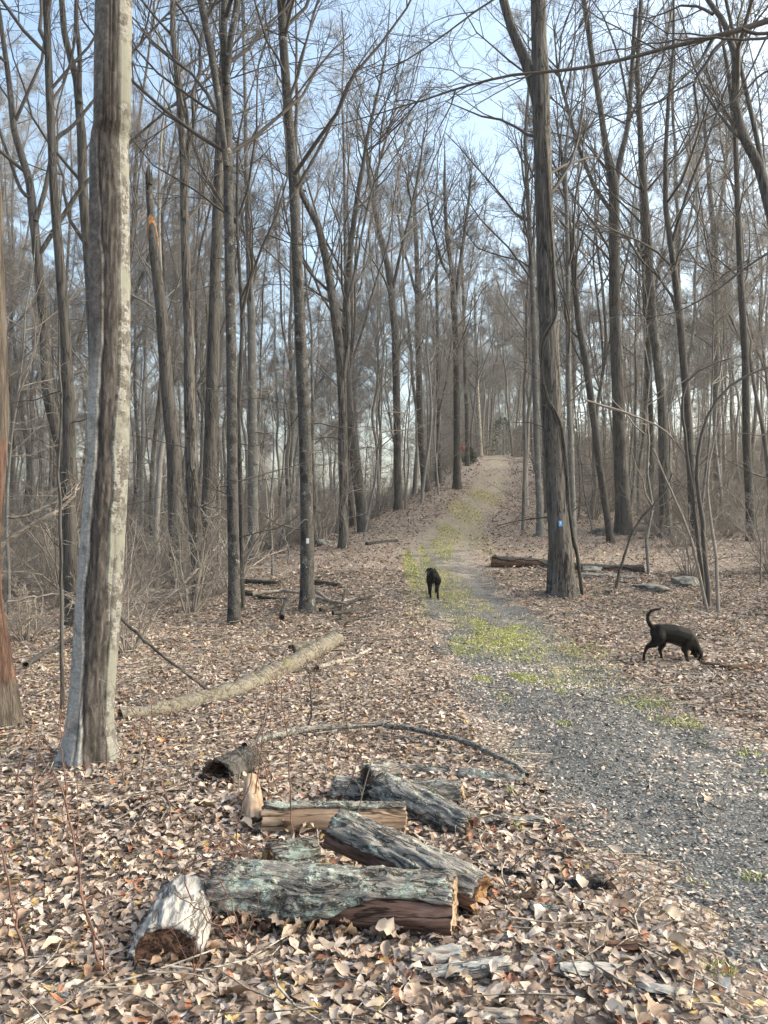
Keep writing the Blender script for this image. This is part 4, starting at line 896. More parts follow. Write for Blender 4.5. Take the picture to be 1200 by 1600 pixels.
def log(name, label, A, B, rA, rB, bark='log_bark', core='core_tan', end='core_tan', cover=(-1.9, 1.9), z=(0, 0), sink=.25, bend=.0, seed=0, hollow=0., thick=.022, cat='log', gaps=.25, core_on=True, cut=0.):
    """A, B photo pixels of the two ends' ground contact; cover: angles from the top that the bark still wraps"""
    rA, rB = rA * .8, rB * .8; a, b_ = G(*A), G(*B); r = (rA + rB) / 2
    a = a + (0, 0, rA * (1 - sink) + z[0]); b_ = b_ + (0, 0, rB * (1 - sink) + z[1])
    mid = (a + b_) / 2; ax = b_ - a; L = np.linalg.norm(ax); yaw = math.atan2(ax[1], ax[0]); pit = math.asin(ax[2] / L)
    root = thing(name, label, cat, mid - (0, 0, .1 * r), rot=(0, -pit, yaw)); root.scale = (1, 1, .86)
    rng = np.random.default_rng(seed); far_ = mid[1] > 7; nx = max(12, int(L / .016)); nx = min(nx, 30 if far_ else 72); S = 40
    x = np.linspace(-L / 2, L / 2, nx); t = (x + L / 2) / L; a_ = np.arange(S) * 2 * PI / S
    rr = (rA + (rB - rA) * t)[:, None]; by = bend * np.sin(t * PI); bz = .5 * bend * np.sin(t * PI * 1.7 + 1)
    X = x[:, None] + 0 * a_[None]; A2 = a_[None] + 0 * X
    so = seed * 7.3
    q = np.stack([X * 3 + so, np.cos(A2) * 1.6, np.sin(A2) * 1.6], -1); q2 = np.stack([X * 5 + so, np.cos(A2) * rr * 60, np.sin(A2) * rr * 60], -1)
    def pos(R, X=X, A2=A2):
        return np.stack([X, R * np.sin(A2) + by[:, None], R * np.cos(A2) + bz[:, None]], -1)
    Rc = rr * (1 + .07 * fbm(q, 3, 1 + seed)) + .010 * (.4 - np.abs(fbm(q2 * (1, .5, .5), 3, 3 + seed)))
    if core_on:
        ex = X.copy(); jag = .025 * fbm(np.stack([np.cos(a_) * 3, np.sin(a_) * 3, a_ * 0 + so], -1), 3, 9)
        ex[0] -= jag; ex[-1] += np.roll(jag, 9)
        V = pos(Rc, ex); ids = np.arange(nx * S).reshape(nx, S)
        Q = np.stack([ids[:-1], np.roll(ids, -1, 1)[:-1], np.roll(ids, -1, 1)[1:], ids[1:]], -1).reshape(-1, 4)
        obj('heartwood' if cover else 'stem_wood', mesh_of('heartwood', V.reshape(-1, 3), quads=Q), M[core], root)
        for s, i in ((-1, 0), (1, nx - 1)):                    # end faces: rings that break inwards
            rim = V[i]; c = rim.mean(0); rows = []
            for k, f in enumerate(np.linspace(1, .04, 9)):
                p = c + (rim - c) * f; dep = (hollow if f < .75 else hollow * (1 - f) * 2) + .012 * fbm(p * 40 + so, 2, 4) * (f < .99)
                p = p.copy(); p[:, 0] -= s * dep; rows.append(p)
            Ve = np.array(rows); ids = np.arange(9 * S).reshape(9, S)
            Q = np.stack([ids[:-1], np.roll(ids, -1, 1)[:-1], np.roll(ids, -1, 1)[1:], ids[1:]], -1).reshape(-1, 4)
            if s < 0: Q = Q[:, ::-1]
            obj('cut_face', mesh_of('cut_face', Ve.reshape(-1, 3), quads=Q), M[end], root)
    if cover:
        nv = 34 if far_ else 66; v = np.linspace(0, 1, nv); w = .35 * gaps / .25
        e0 = cover[0] + cut * smooth(.35, .75, t) + w * .6 * fbm(np.stack([x * 5 + so, 0 * x, 0 * x], -1), 3, 11); e1 = cover[1] + w * .6 * fbm(np.stack([x * 5 + so, 0 * x + 5, 0 * x], -1), 3, 12)
        if cover[1] - cover[0] > 6.2: e0 = 0 * x - PI; e1 = 0 * x + PI
        Ab = e0[:, None] + (e1 - e0)[:, None] * v[None]; Xb = x[:, None] + 0 * Ab
        jx = .03 * fbm(np.stack([Ab[0] * 3, 0 * v, 0 * v + so], -1), 3, 13)
        Xb = Xb * (1 - np.abs(jx) / L * 2)
        qb = np.stack([Xb * 3 + so, np.cos(Ab) * 1.6, np.sin(Ab) * 1.6], -1); wv_ = .5 * fbm(np.stack([Xb * 9 + so, np.cos(Ab) * rr * 20, np.sin(Ab) * rr * 20], -1), 2, 41); qr = np.stack([Xb * 9 + so, np.cos(Ab) * rr * 46 + wv_ * 2, np.sin(Ab) * rr * 46 + wv_ * 2], -1)
        ridge = (.42 - np.abs(vnoise(qr, 21))) * .028 + .012 * fbm(np.stack([Xb * 34, np.cos(Ab) * rr * 60, np.sin(Ab) * rr * 60], -1), 2, 23)
        Rin = rr * (1 + .07 * fbm(qb, 3, 1 + seed)) + .003; Ro = Rin + thick * .6 + ridge
        Vo, Vi = pos(Ro, Xb, Ab), pos(Rin - .004, Xb, Ab)
        n0 = nx * nv; ids = np.arange(n0).reshape(nx, nv)
        q_ = lambda I: np.stack([I[:-1, :-1], I[:-1, 1:], I[1:, 1:], I[1:, :-1]], -1).reshape(-1, 4)
        rim = [np.stack([ids[0, :-1], ids[0, :-1] + n0, ids[0, 1:] + n0, ids[0, 1:]], -1), np.stack([ids[-1, 1:], ids[-1, 1:] + n0, ids[-1, :-1] + n0, ids[-1, :-1]], -1),
               np.stack([ids[1:, 0], ids[1:, 0] + n0, ids[:-1, 0] + n0, ids[:-1, 0]], -1), np.stack([ids[:-1, -1], ids[:-1, -1] + n0, ids[1:, -1] + n0, ids[1:, -1]], -1)]
        obj('bark', mesh_of('bark', np.concatenate([Vo.reshape(-1, 3), Vi.reshape(-1, 3)]), quads=np.concatenate([q_(ids), q_(ids + n0)[:, ::-1]] + rim)), M[bark], root)
    return root

log('log', 'largest foreground log, lichened bark on top and red damp wood bared beneath', (338, 1425), (712, 1452), .15, .155, 'log_bark', 'core_red', 'core_tan', (-1.95, 1.8), cut=.95, seed=1, z=(.03, .02), sink=.42)
log('log', 'short pale barked log at lower left with a dark rotten end facing the viewer', (258, 1518), (292, 1425), .14, .125, 'log_pale', 'rot_dark', 'rot_dark', (-1.7, 1.7), seed=2, hollow=.012, sink=.45)
log('log', 'grey split log leaning up behind the largest log, splintered orange at its right end', (525, 1372), (752, 1428), .12, .105, 'log_grey', 'core_red', 'rot_orange', (-1.3, 1.9), seed=3, z=(.16, .02), sink=.3, hollow=.03)
log('log', 'stubby log with a round orange cut face, behind the left of the largest log', (420, 1368), (492, 1350), .095, .085, 'log_bark', 'rot_orange', 'rot_orange', (-2.4, 2.4), seed=4, sink=.2, gaps=.1)
log('log', 'smooth tan log bare on its side, a lichened bark slab along its top', (412, 1300), (634, 1300), .105, .1, 'log_bark', 'core_tan', 'core_tan', (-.35, 1.9), seed=5, sink=.2, gaps=.3, thick=.03)
log('log', 'dark grey log slanting down to the right out of the heap, beside the tan log', (596, 1262), (738, 1306), .1, .075, 'log_grey', 'core_red', 'rot_dark', (-PI, PI), seed=6, z=(.06, 0), sink=.2)
log('log', 'lichen grey log lying crossways at the back of the heap', (520, 1250), (722, 1256), .085, .075, 'log_grey', 'core_tan', 'core_tan', (-2.2, 2.2), seed=7, z=(.02, .02))
log('log', 'short dark barked chunk set on top of the heap at the back', (572, 1262), (618, 1252), .065, .06, 'log_grey', 'core_red', 'rot_dark', (-PI, PI), seed=8, z=(.15, .15))
log('log', 'hollow dark log end gaping toward the left behind the heap', (338, 1226), (392, 1200), .12, .11, 'dark', 'rot_dark', 'rot_dark', (-2.1, 2.1), seed=9, hollow=.16, sink=.3)
log('log', 'stub of tan split wood leaning at the left end of the heap', (398, 1296), (392, 1252), .075, .055, 'log_bark', 'core_tan', 'rot_orange', None, seed=10, z=(-.02, .1))
log('log', 'thin lichened stick log pointing right from the heap toward the track', (712, 1284), (852, 1290), .035, .025, 'log_grey', 'core_tan', 'core_tan', (-PI, PI), seed=11)
log('log', 'pale green lichened log half buried in leaves, beyond the right end of the heap', (716, 1214), (820, 1226), .055, .045, 'log_grey', 'core_tan', 'core_tan', (-PI, PI), seed=12, sink=.7)
log('log', 'low flat lichened log half sunk in leaves just behind the heap', (590, 1205), (705, 1212), .06, .05, 'log_grey', 'core_tan', 'core_tan', (-PI, PI), seed=13, sink=.9)
log('log', 'dark rotten fallen trunk lying behind the massive blue marked tree', (768, 886), (1006, 896), .22, .21, 'dark', 'rot_dark', 'rot_dark', (-.9, 1.6), seed=14, sink=.6, hollow=.05, bend=.12, gaps=.9, thick=.05)
log('log', 'weathered grey brown log beside the rotten trunk, right of the blue marked tree', (905, 902), (998, 905), .09, .06, 'log_grey', 'rot_dark', 'rot_dark', (-PI, PI), seed=15, sink=.4)
log('log', 'reddish brown rotten log in the leaves left of the white marked tree', (384, 914), (438, 916), .13, .1, 'dark', 'rot_dark', 'rot_dark', (-1, 1.2), seed=16, sink=.5)
log('log', 'dark decayed log just right of the foot of the white marked tree', (494, 916), (532, 920), .13, .09, 'dark', 'rot_dark', 'rot_dark', (-1, 1.2), seed=17, sink=.4)
log('log', 'mossy stub of log half hidden between white marked tree and mossy fallen trunk', (455, 1020), (530, 1008), .1, .09, 'log_moss', 'rot_dark', 'rot_dark', (-2, 2), seed=18, sink=.4)
log('log', 'slim red brown log on the leaf bank below the crooked dark tree', (572, 852), (622, 846), .07, .05, 'dark', 'rot_dark', 'rot_dark', (-PI, PI), seed=19, sink=.3)
log('log', 'whitish grey stick lying at the very bottom of the view', (712, 1596), (815, 1598), .022, .018, 'deadwood', 'deadwood', 'deadwood', (-PI, PI), seed=20, thick=.004, sink=0)
log('log', 'broken weathered stick of pale wood below the largest log', (655, 1532), (798, 1524), .022, .03, 'log_pale', 'deadwood', 'deadwood', (-PI, PI), seed=21, thick=.006, sink=0)
log('log', 'greyish bark topped stick just under the right end of the largest log', (640, 1508), (722, 1498), .03, .024, 'log_pale', 'core_red', 'deadwood', (-1.8, 1.8), seed=22, thick=.008, sink=.1)
log('log', 'short red brown stick among leaves near the gravel edge', (868, 1388), (958, 1388), .026, .022, 'dark', 'core_red', 'core_red', (-PI, PI), seed=23, thick=.004, sink=.1)

def fallen(name, label, pts, w0, w1, mat, side=6, slen=.3, lift=.0, seed=0, cat='branch', group=None, K=40, arc=0, rough=.1):
    rng = np.random.default_rng(seed)
    g = np.array([G(x, y) for x, y in pts]); n = len(g)
    r = np.linspace(w0, w1, n); g[:, 2] += r * .7 + lift + arc * np.sin(np.linspace(0, PI, n))
    base = g[n // 2].copy(); base[2] -= r[n // 2] * .7
    p, r = resample(g - base, r, K)
    p += np.stack([0 * r, 0 * r, rng.normal(size=K) * .15 * r.mean()], 1)
    V, Q = tubes([(p, r * (1 + rough * rng.normal(size=K).clip(-1.5, 1.5)), 14)])
    V = V + .12 * r.mean() * fbm(V * (2.2 / max(.03, r.mean())), 2, seed)[:, None] * norm(V - np.repeat(p, 14, 0))
    if side:
        A = spawn(p[None], r[None], side, .15, 1, .4, 1.1, slen, 6, .012, up=-.02, wob=.2, rng=rng, rmin=.003, flat=.3)
        B = spawn(*A, 3, .2, 1, .4, 1., slen * .45, 4, .01, up=-.03, wob=.2, rng=rng, rmin=.002)
        V2, Q2 = tubes([(*A, 5), (*B, 3)]); Q = np.concatenate([Q, Q2 + len(V)]); V = np.concatenate([V, V2])
    return tag(obj(name, mesh_of(name, V, quads=Q), M[mat], loc=base), label, cat, group)
fallen('fallen_log', 'long tan fallen trunk with yellow moss at its near end, left of the track', [(188, 1128), (235, 1122), (300, 1108), (360, 1092), (420, 1066), (465, 1042), (500, 1022), (525, 1008)], .065, .135, 'log_moss', 3, .5, 0, 1, 'log', K=70, rough=.02)
fallen('fallen_branch', 'long curved lichened branch arching over the leaves behind the log heap', [(382, 1178), (420, 1164), (480, 1152), (540, 1150), (595, 1146), (640, 1154), (690, 1166), (735, 1176), (770, 1194), (800, 1205), (824, 1222)], .027, .015, 'log_grey', 10, .35, .035, 2, K=60, arc=.03)
fallen('fallen_branch', 'pale peeled branch beside the upper end of the mossy fallen trunk', [(494, 1050), (520, 1040), (552, 1032), (572, 1020), (588, 1012)], .045, .022, 'deadwood', 4, .3, 0, 3)
fallen('fallen_branch', 'brown branch pointing at the gravel from the log heap', [(740, 1352), (790, 1368), (840, 1382), (880, 1388)], .018, .012, 'dark', 5, .3, 0, 4)
fallen('fallen_branch', 'thin dark forked branch at the edge of the gravel', [(800, 1222), (830, 1232), (862, 1242), (892, 1248)], .014, .007, 'dark', 5, .3, 0, 5)
fallen('fallen_branch', 'pale crooked branch propped against the rotten trunk left of the blue marked tree', [(772, 872), (800, 876), (830, 884), (858, 896)], .05, .03, 'deadwood', 6, .8, .02, 6)
fallen('fallen_branch', 'long low branch in the litter left of the patched trunk', [(-10, 1180), (40, 1172), (80, 1174), (120, 1186)], .018, .01, 'deadwood', 6, .3, 0, 7)
fallen('fallen_branch', 'dark branch leaning across the litter behind the patched trunk', [(40, 1058), (70, 1036), (100, 1018), (140, 1000)], .035, .02, 'dark', 4, .3, .12, 8)
fallen('fallen_branch', 'dark stick in the leaves right of the sniffing dog', [(1095, 1042), (1140, 1048), (1180, 1044), (1220, 1040)], .05, .03, 'rot_dark', 6, .5, 0, 9)
fallen('fallen_branch', 'thin stick lying before the paws of the sniffing dog', [(962, 1032), (985, 1040), (1010, 1042)], .02, .012, 'dark', 3, .2, 0, 10)
for k, (pts, r) in enumerate([([(480, 935), (520, 946), (560, 940), (600, 935)], .05), ([(500, 962), (530, 955), (560, 944), (585, 938)], .045), ([(520, 972), (548, 968), (575, 952)], .04), ([(495, 940), (515, 955), (545, 960)], .035), ([(530, 980), (555, 972), (590, 960)], .03), ([(540, 930), (535, 950), (532, 975)], .03), ([(395, 940), (440, 934), (490, 940)], .05), ([(440, 985), (445, 960), (452, 945)], .05), ([(385, 930), (410, 938), (450, 940)], .045)]):
    fallen('fallen_branch', 'dark dead stick in the brush heap round the foot of the white marked tree', pts, r, r * .5, 'dark' if k % 3 else 'deadwood', 5, .6, .03 + .05 * (k % 4), 30 + k, group='sticks of the brush heap')

for k in range(54):
    y = U(6.5, 17) if k % 3 else U(9, 20); x = U(-.5 * y, -.02 * y) if k % 3 else U(.3 * y, .52 * y); p0 = np.array([x, y]); a_ = U(-.7, .7); L = U(.5, 1.7)
    px = [(600 + F * (x + L * t * math.cos(a_)) / (y + L * t * math.sin(a_)), 825 - F * (gz(x + L * t * math.cos(a_), y + L * t * math.sin(a_)) - CAMZ) / (y + L * t * math.sin(a_))) for t in (0, .35, .7, 1)]
    r = U(.012, .035); fallen('fallen_branch', 'dead stick lying loose in the litter away from the heaps', px, r, r * .5, ('dark', 'deadwood', 'twig')[k % 3], 4, .4, 0, 100 + k, group='dead sticks in the litter', K=16)
# loose bark slabs and stones
def slab(label, px, py, L, Wd, yaw, mat, seed):
    rng = np.random.default_rng(seed); nx, nv = 20, 12; x = np.linspace(-.5, .5, nx); v = np.linspace(-1, 1, nv)
    X, Vv = np.meshgrid(x, v, indexing='ij'); wd = Wd * .5 * (1 - (2 * np.abs(X)) ** 3 * .7) * (1 + .25 * fbm(np.stack([X * 6 + seed, Vv * 0, Vv * 0], -1), 2, seed))
    P = np.stack([X * L, Vv * wd, .018 * (1 - Vv ** 2) + .012 + .008 * fbm(np.stack([X * 4, Vv * 8, X * 0 + seed], -1), 3, seed)], -1)
    n0 = nx * nv; ids = np.arange(n0).reshape(nx, nv); q_ = lambda I: np.stack([I[:-1, :-1], I[1:, :-1], I[1:, 1:], I[:-1, 1:]], -1).reshape(-1, 4)
    rim = np.concatenate([ids[0], ids[1:, -1], ids[-1, -2::-1], ids[-2:0:-1, 0]]); r2 = np.roll(rim, -1)
    g = G(px, py); root = obj('bark_slab', mesh_of('bark_slab', np.concatenate([P.reshape(-1, 3), P.reshape(-1, 3) - (0, 0, .016)]), quads=np.concatenate([q_(ids), q_(ids + n0)[:, ::-1], np.stack([rim, rim + n0, r2 + n0, r2], -1)])), M[mat], loc=g + (0, 0, .01))
    root.rotation_euler = (rng.normal() * .1, rng.normal() * .08, yaw); tag(root, label, 'bark')
slab('ribbed grey slab of bark lying flat near the bottom, right of the sticks', 925, 1524, .24, .075, .05, 'log_pale', 1)
slab('pale lichened slab of bark in the leaves right of the largest log', 852, 1430, .13, .08, -.5, 'log_grey', 2)
slab('light bark flake on brown leaves at the gravel edge', 868, 1342, .13, .04, .25, 'log_grey', 3)
slab('bleached bark flake near the bottom right of the sticks', 1025, 1560, .13, .05, -.5, 'log_pale', 4)
slab('whitish chip of wood lying on the gravel', 1025, 1188, .12, .03, .05, 'deadwood', 5)
slab('dull brown bark strip at the gravel edge, upper right', 1148, 1202, .14, .03, .1, 'deadwood', 6)
slab('dark brown bark slab between leaves, above the ribbed grey slab', 980, 1488, .16, .05, 0, 'rot_dark', 7)
def stone(label, px, py, s, seed, mat, group=None):
    import bmesh
    bm = bmesh.new(); bmesh.ops.create_icosphere(bm, subdivisions=3, radius=1)
    V = np.array([v.co[:] for v in bm.verts]); V = V * (1 + .45 * fbm(V * 1.3 + seed, 3, seed) + .12 * np.round(2 * vnoise(V * 2.2 + seed, 3)))[:, None] * np.array(s)
    V[:, 2] = np.where(V[:, 2] > s[2] * .55, s[2] * .55 + (V[:, 2] - s[2] * .55) * .35, V[:, 2])
    for v, c in zip(bm.verts, V): v.co = c
    me = bpy.data.meshes.new('stone'); bm.to_mesh(me); bm.free(); g = G(px, py)
    o = obj('stone', me, M[mat], loc=g + (0, 0, s[2] * .35)); o.rotation_euler = (0, 0, seed); tag(o, label, 'stone', group)
M['rock'] = bark_mat('lichened_rock', (.09, .086, .08), (.2, .193, .18), scale=5, stretch=1, lichen=(.24, .255, .22), lich_thr=.57, moss=(.1, .11, .05), moss_thr=.6)
M['slate'] = plain_mat('blue_grey_stone', (.16, .175, .19), .7, .3, 30)
stone('large half buried grey rock under the arching bush at right', 1072, 915, (.42, .3, .2), 1, 'rock')
stone('low mossy rock left of the arching bush, behind the sniffing dog', 1015, 922, (.5, .3, .12), 2, 'rock')
stone('small white stone below the blue marked tree', 952, 930, (.1, .1, .12), 3, 'rock')
stone('grey rock beside the rotten trunk, right of the blue marked tree', 925, 893, (.35, .25, .14), 4, 'rock')
stone('dark rock by the foot of the slanting dark tree', 942, 835, (.35, .3, .22), 5, 'rock')
stone('mossy rock right of the foot of the white marked tree', 502, 852, (.3, .25, .18), 6, 'rock')
stone('pale round stone on the bank left of the far track', 674, 746, (.35, .3, .3), 7, 'rock')
for k, (x, y, s) in enumerate([(1130, 1540, .035), (948, 1355, .04), (1042, 1528, .03), (1195, 1250, .05), (1110, 1232, .03), (1075, 1225, .03), (1172, 1330, .035), (1015, 1460, .03), (1060, 1390, .028), (975, 1495, .035), (1090, 1300, .03), (1150, 1440, .03)]):
    stone('flat blue grey stone lying loose on the near gravel', x, y, (s, s * .7, s * .35), 20 + k, 'slate', 'loose stones on the gravel')
# red marker on its post and evergreen bush at the top of the track
g = G(724, 727); d = g[1]
root = thing('trail_marker', 'round red marker disc on a thin post by the far track', 'sign', g)
obj('post', tube_mesh('post', [(np.array([[0, 0, -.1], [0, 0, 1.0], [0, 0, 1.75]]), np.array([.03, .03, .03]), 8)]), M['deadwood'], root)
zc = at(724, 701, d)[2] - g[2]; a_ = np.arange(20) * 2 * PI / 20; ring = np.stack([.2 * np.cos(a_), 0 * a_, .2 * np.sin(a_)], 1)
V = np.concatenate([ring + (0, -.06, zc), ring + (0, -.035, zc), [[0, -.06, zc], [0, -.035, zc]]]); i = np.arange(20); j = (i + 1) % 20
obj('disc', mesh_of('disc', V, quads=np.stack([i, i + 20, j + 20, j], -1), tris=np.concatenate([np.stack([i, j, 0 * i + 40], -1), np.stack([j + 20, i + 20, 0 * i + 41], -1)]), smooth_shade=False), plain_mat('red_sign_paint', (.55, .05, .045), .6, .1, 8), root)
def evergreen(label, px, py, H, Rr, seed, d=None):
    rng = np.random.default_rng(seed); g = G(px, py) if d is None else np.array([at(px, py, d)[0], d, gz(at(px, py, d)[0], d)])
    root = thing('evergreen_bush', label, 'shrub', g)
    obj('stem', tube_mesh('stem', [(np.array([[0, 0, -.1], [0.02, 0, H * .5], [0, 0, H * .95]]), np.array([.05, .035, .01]), 7)]), M['dark'], root)
    n = 1500; t = rng.uniform(.08, 1, n) ** .8; a = rng.uniform(0, 6.28, n); rad = Rr * (1 - t) ** .7 * rng.uniform(.3, 1.1, n) * (1 + .4 * np.sin(3 * a + 7 * t)) + .03
    c = np.stack([rad * np.cos(a), rad * np.sin(a), t * H], 1); dv = norm(np.stack([np.cos(a), np.sin(a), rng.normal(size=n) * .4 - .2], 1)); L = rng.uniform(.12, .28, n)[:, None]
    w = norm(np.cross(dv, rng.normal(size=(n, 3)))) * .035
    V = np.stack([c, c + dv * L * .5 + w, c + dv * L, c + dv * L * .5 - w], 1).reshape(-1, 3); i = np.arange(n) * 4
    obj('foliage', mesh_of('foliage', V, quads=np.stack([i, i + 1, i + 2, i + 3], -1)), plain_mat('evergreen_leaf', (.055, .075, .045), .7, .4, 5), root)
evergreen('small dark evergreen bush just right of the red marker', 733, 726, 1.3, .5, 1)
evergreen('dull green evergreen thicket at the top of the rise right of the track end', 786, 708, 3.6, 2.2, 2, 70)
evergreen('second dull green evergreen, to the right of the thicket at the track end', 815, 700, 3.0, 1.8, 3, 74)
# ------------------------------------------------------------------ dogs
b = MB('black_dog_coat'); n = b.noise(b.coords((1, 1, 1)), 60, 3)
b.col(b.mix(n, (.002, .002, .0024), (.006, .0055, .0055))); b.b.inputs['Roughness'].default_value = .6; b.b.inputs['Specular IOR Level'].default_value = .06; M['coat'] = b.m
def skin(verts, edges, radii):
    """one continuous skin over the skeleton: spheres strung densely along the bones, fused and smoothed"""
    import bmesh
    bm = bmesh.new(); bmesh.ops.create_icosphere(bm, subdivisions=2, radius=1); S0 = np.array([v.co[:] for v in bm.verts]); T0 = np.array([[v.index for v in f.verts] for f in bm.faces]); bm.free()
    v = np.array(verts); r = np.array(radii) * 1.06; C, Rr = [], []
    for a, b in edges:
        L = np.linalg.norm(v[b] - v[a]); n = max(2, int(L / (.3 * min(r[a], r[b]))) + 1)
        for t in np.linspace(0, 1, n): C.append(v[a] * (1 - t) + v[b] * t); Rr.append(r[a] * (1 - t) + r[b] * t)
    C, Rr = np.array(C), np.array(Rr)
    V = (C[:, None] + S0[None] * Rr[:, None, None]).reshape(-1, 3); T = (np.arange(len(C))[:, None, None] * len(S0) + T0).reshape(-1, 3)
    me = mesh_of('body', V, tris=T); o = bpy.data.objects.new('tmp', me); COL.objects.link(o)
    rm = o.modifiers.new('r', 'REMESH'); rm.mode = 'VOXEL'; rm.voxel_size = .010; rm.use_smooth_shade = True
    sm = o.modifiers.new('m', 'SMOOTH'); sm.factor = .5; sm.iterations = 7
    dc = o.modifiers.new('d', 'DECIMATE'); dc.ratio = .3
    dg = bpy.context.evaluated_depsgraph_get(); dg.update(); out = bpy.data.meshes.new_from_object(o.evaluated_get(dg))
    bpy.data.objects.remove(o); bpy.data.meshes.remove(me); out.polygons.foreach_set('use_smooth', np.ones(len(out.polygons), dtype=bool)); print('dog', len(out.polygons)); return out
class Sk:
    def __init__(s): s.v, s.e, s.r = [], [], []
    def add(s, p, r, parent=None):
        s.v.append(tuple(p)); s.r.append(r)
        if parent is not None: s.e.append((parent, len(s.v) - 1))
        return len(s.v) - 1
    def chain(s, parent, pts):
        for p, r in pts: parent = s.add(p, r, parent)
        return parent
def dog(label, loc, yaw, S):
    root = thing('dog', label, 'dog', loc, rot=(0, 0, yaw))
    obj('body', skin(S.v, S.e, S.r), M['coat'], root); return root
# sniffing dog, side on, nose to the leaves (x forward, y to its left, z up, metres)
s = Sk()
pel = s.add((-.22, 0, .465), .13)
tail0 = s.chain(pel, [((-.30, 0, .53), .045), ((-.36, 0, .585), .034), ((-.40, .0, .66), .029), ((-.40, 0, .74), .026), ((-.345, 0, .805), .024), ((-.26, .01, .83), .021), ((-.18, .01, .835), .018)])
rib = s.add((.04, 0, .43), .15, pel); ch = s.add((.235, 0, .365), .155, rib)
nk = s.chain(ch, [((.345, 0, .275), .10), ((.385, -.01, .21), .085), ((.42, -.02, .14), .085), ((.44, -.03, .065), .05), ((.448, -.035, .028), .034)])
s.chain(pel, [((-.26, -.085, .40), .10), ((-.335, -.09, .31), .062), ((-.46, -.09, .255), .03), ((-.505, -.09, .15), .022), ((-.515, -.09, .03), .024), ((-.475, -.09, .016), .022)])     # near hind leg stretched back
s.chain(pel, [((-.15, .085, .38), .10), ((-.115, .09, .27), .06), ((-.16, .09, .18), .03), ((-.135, .09, .08), .022), ((-.13, .09, .02), .024), ((-.09, .09, .016), .022)])
s.chain(ch, [((.20, -.10, .28), .058), ((.165, -.105, .19), .036), ((.185, -.105, .10), .026), ((.195, -.105, .02), .026), ((.235, -.105, .016), .022)])
s.chain(ch, [((.28, .10, .27), .058), ((.25, .105, .17), .036), ((.30, .105, .09), .026), ((.32, .105, .02), .026), ((.36, .105, .016), .022)])
g = G(1050, 1034); dscale = 1
dg1 = dog('black dog side on with nose down in the leaves and tail curled up', g, .12, s)
k = .075 * 1186 / g[1] / (75 / .9); sc = (96 / F * g[1]) / .98; dg1.scale = (sc, sc, sc)
for sd in (-1, 1):
    V = [(.385, .05 * sd - .015, .185), (.365, .085 * sd - .015, .15), (.35, .1 * sd - .015, .09), (.385, .092 * sd - .015, .085), (.41, .075 * sd - .015, .12), (.415, .055 * sd - .015, .165)]
    V2 = [(x + .004, y + .012 * sd, z) for x, y, z in V]; i = np.arange(6); j = (i + 1) % 6
    obj('ear', mesh_of('ear', V + V2, quads=np.stack([i, j, j + 6, i + 6], -1), tris=[[0, k_, k_ + 1] for k_ in range(1, 5)] + [[6, 7 + k_, 6 + k_] for k_ in range(1, 5)]), M['coat'], dg1)
# walking dog, seen from behind
s = Sk()
pel = s.add((-.24, 0, .47), .105)
s.chain(pel, [((-.335, 0, .50), .034), ((-.375, .004, .43), .022), ((-.385, .008, .33), .016), ((-.39, .01, .25), .009)])
rib = s.add((.02, 0, .475), .115, pel); ch = s.add((.24, 0, .46), .125, rib)
s.chain(ch, [((.34, .015, .50), .078), ((.42, .03, .53), .07), ((.50, .045, .535), .07), ((.57, .06, .51), .042), ((.62, .065, .50), .03)])
s.chain(pel, [((-.22, .082, .37), .078), ((-.18, .075, .27), .048), ((-.27, .072, .18), .028), ((-.245, .07, .08), .022), ((-.24, .07, .02), .024), ((-.20, .07, .016), .022)])
s.chain(pel, [((-.25, -.082, .37), .078), ((-.23, -.075, .27), .048), ((-.34, -.074, .18), .028), ((-.36, -.078, .08), .022), ((-.365, -.08, .02), .024), ((-.325, -.08, .016), .022)])
s.chain(ch, [((.24, .085, .33), .055), ((.20, .08, .23), .035), ((.22, .075, .11), .025), ((.22, .075, .02), .026), ((.26, .075, .016), .022)])
s.chain(ch, [((.26, -.085, .33), .055), ((.26, -.08, .23), .035), ((.34, -.075, .13), .025), ((.36, -.075, .03), .026), ((.40, -.075, .02), .022)])
g = G(677, 934)
dg2 = dog('black dog walking away up the grassy track, seen from behind', g, PI / 2 - .02, s)
sc = (44 / F * g[1]) / .60; dg2.scale = (sc, sc, sc)
for sd in (-1, 1):
    V = [(.47, .03 + .06 * sd, .595), (.44, .03 + .09 * sd, .57), (.44, .03 + .115 * sd, .50), (.475, .03 + .11 * sd, .485), (.505, .03 + .085 * sd, .53), (.505, .03 + .065 * sd, .58)]
    V2 = [(x + .003, y + .012 * sd, z) for x, y, z in V]; i = np.arange(6); j = (i + 1) % 6
    obj('ear', mesh_of('ear', V + V2, quads=np.stack([i, j, j + 6, i + 6], -1), tris=[[0, k_, k_ + 1] for k_ in range(1, 5)] + [[6, 7 + k_, 6 + k_] for k_ in range(1, 5)]), M['coat'], dg2)

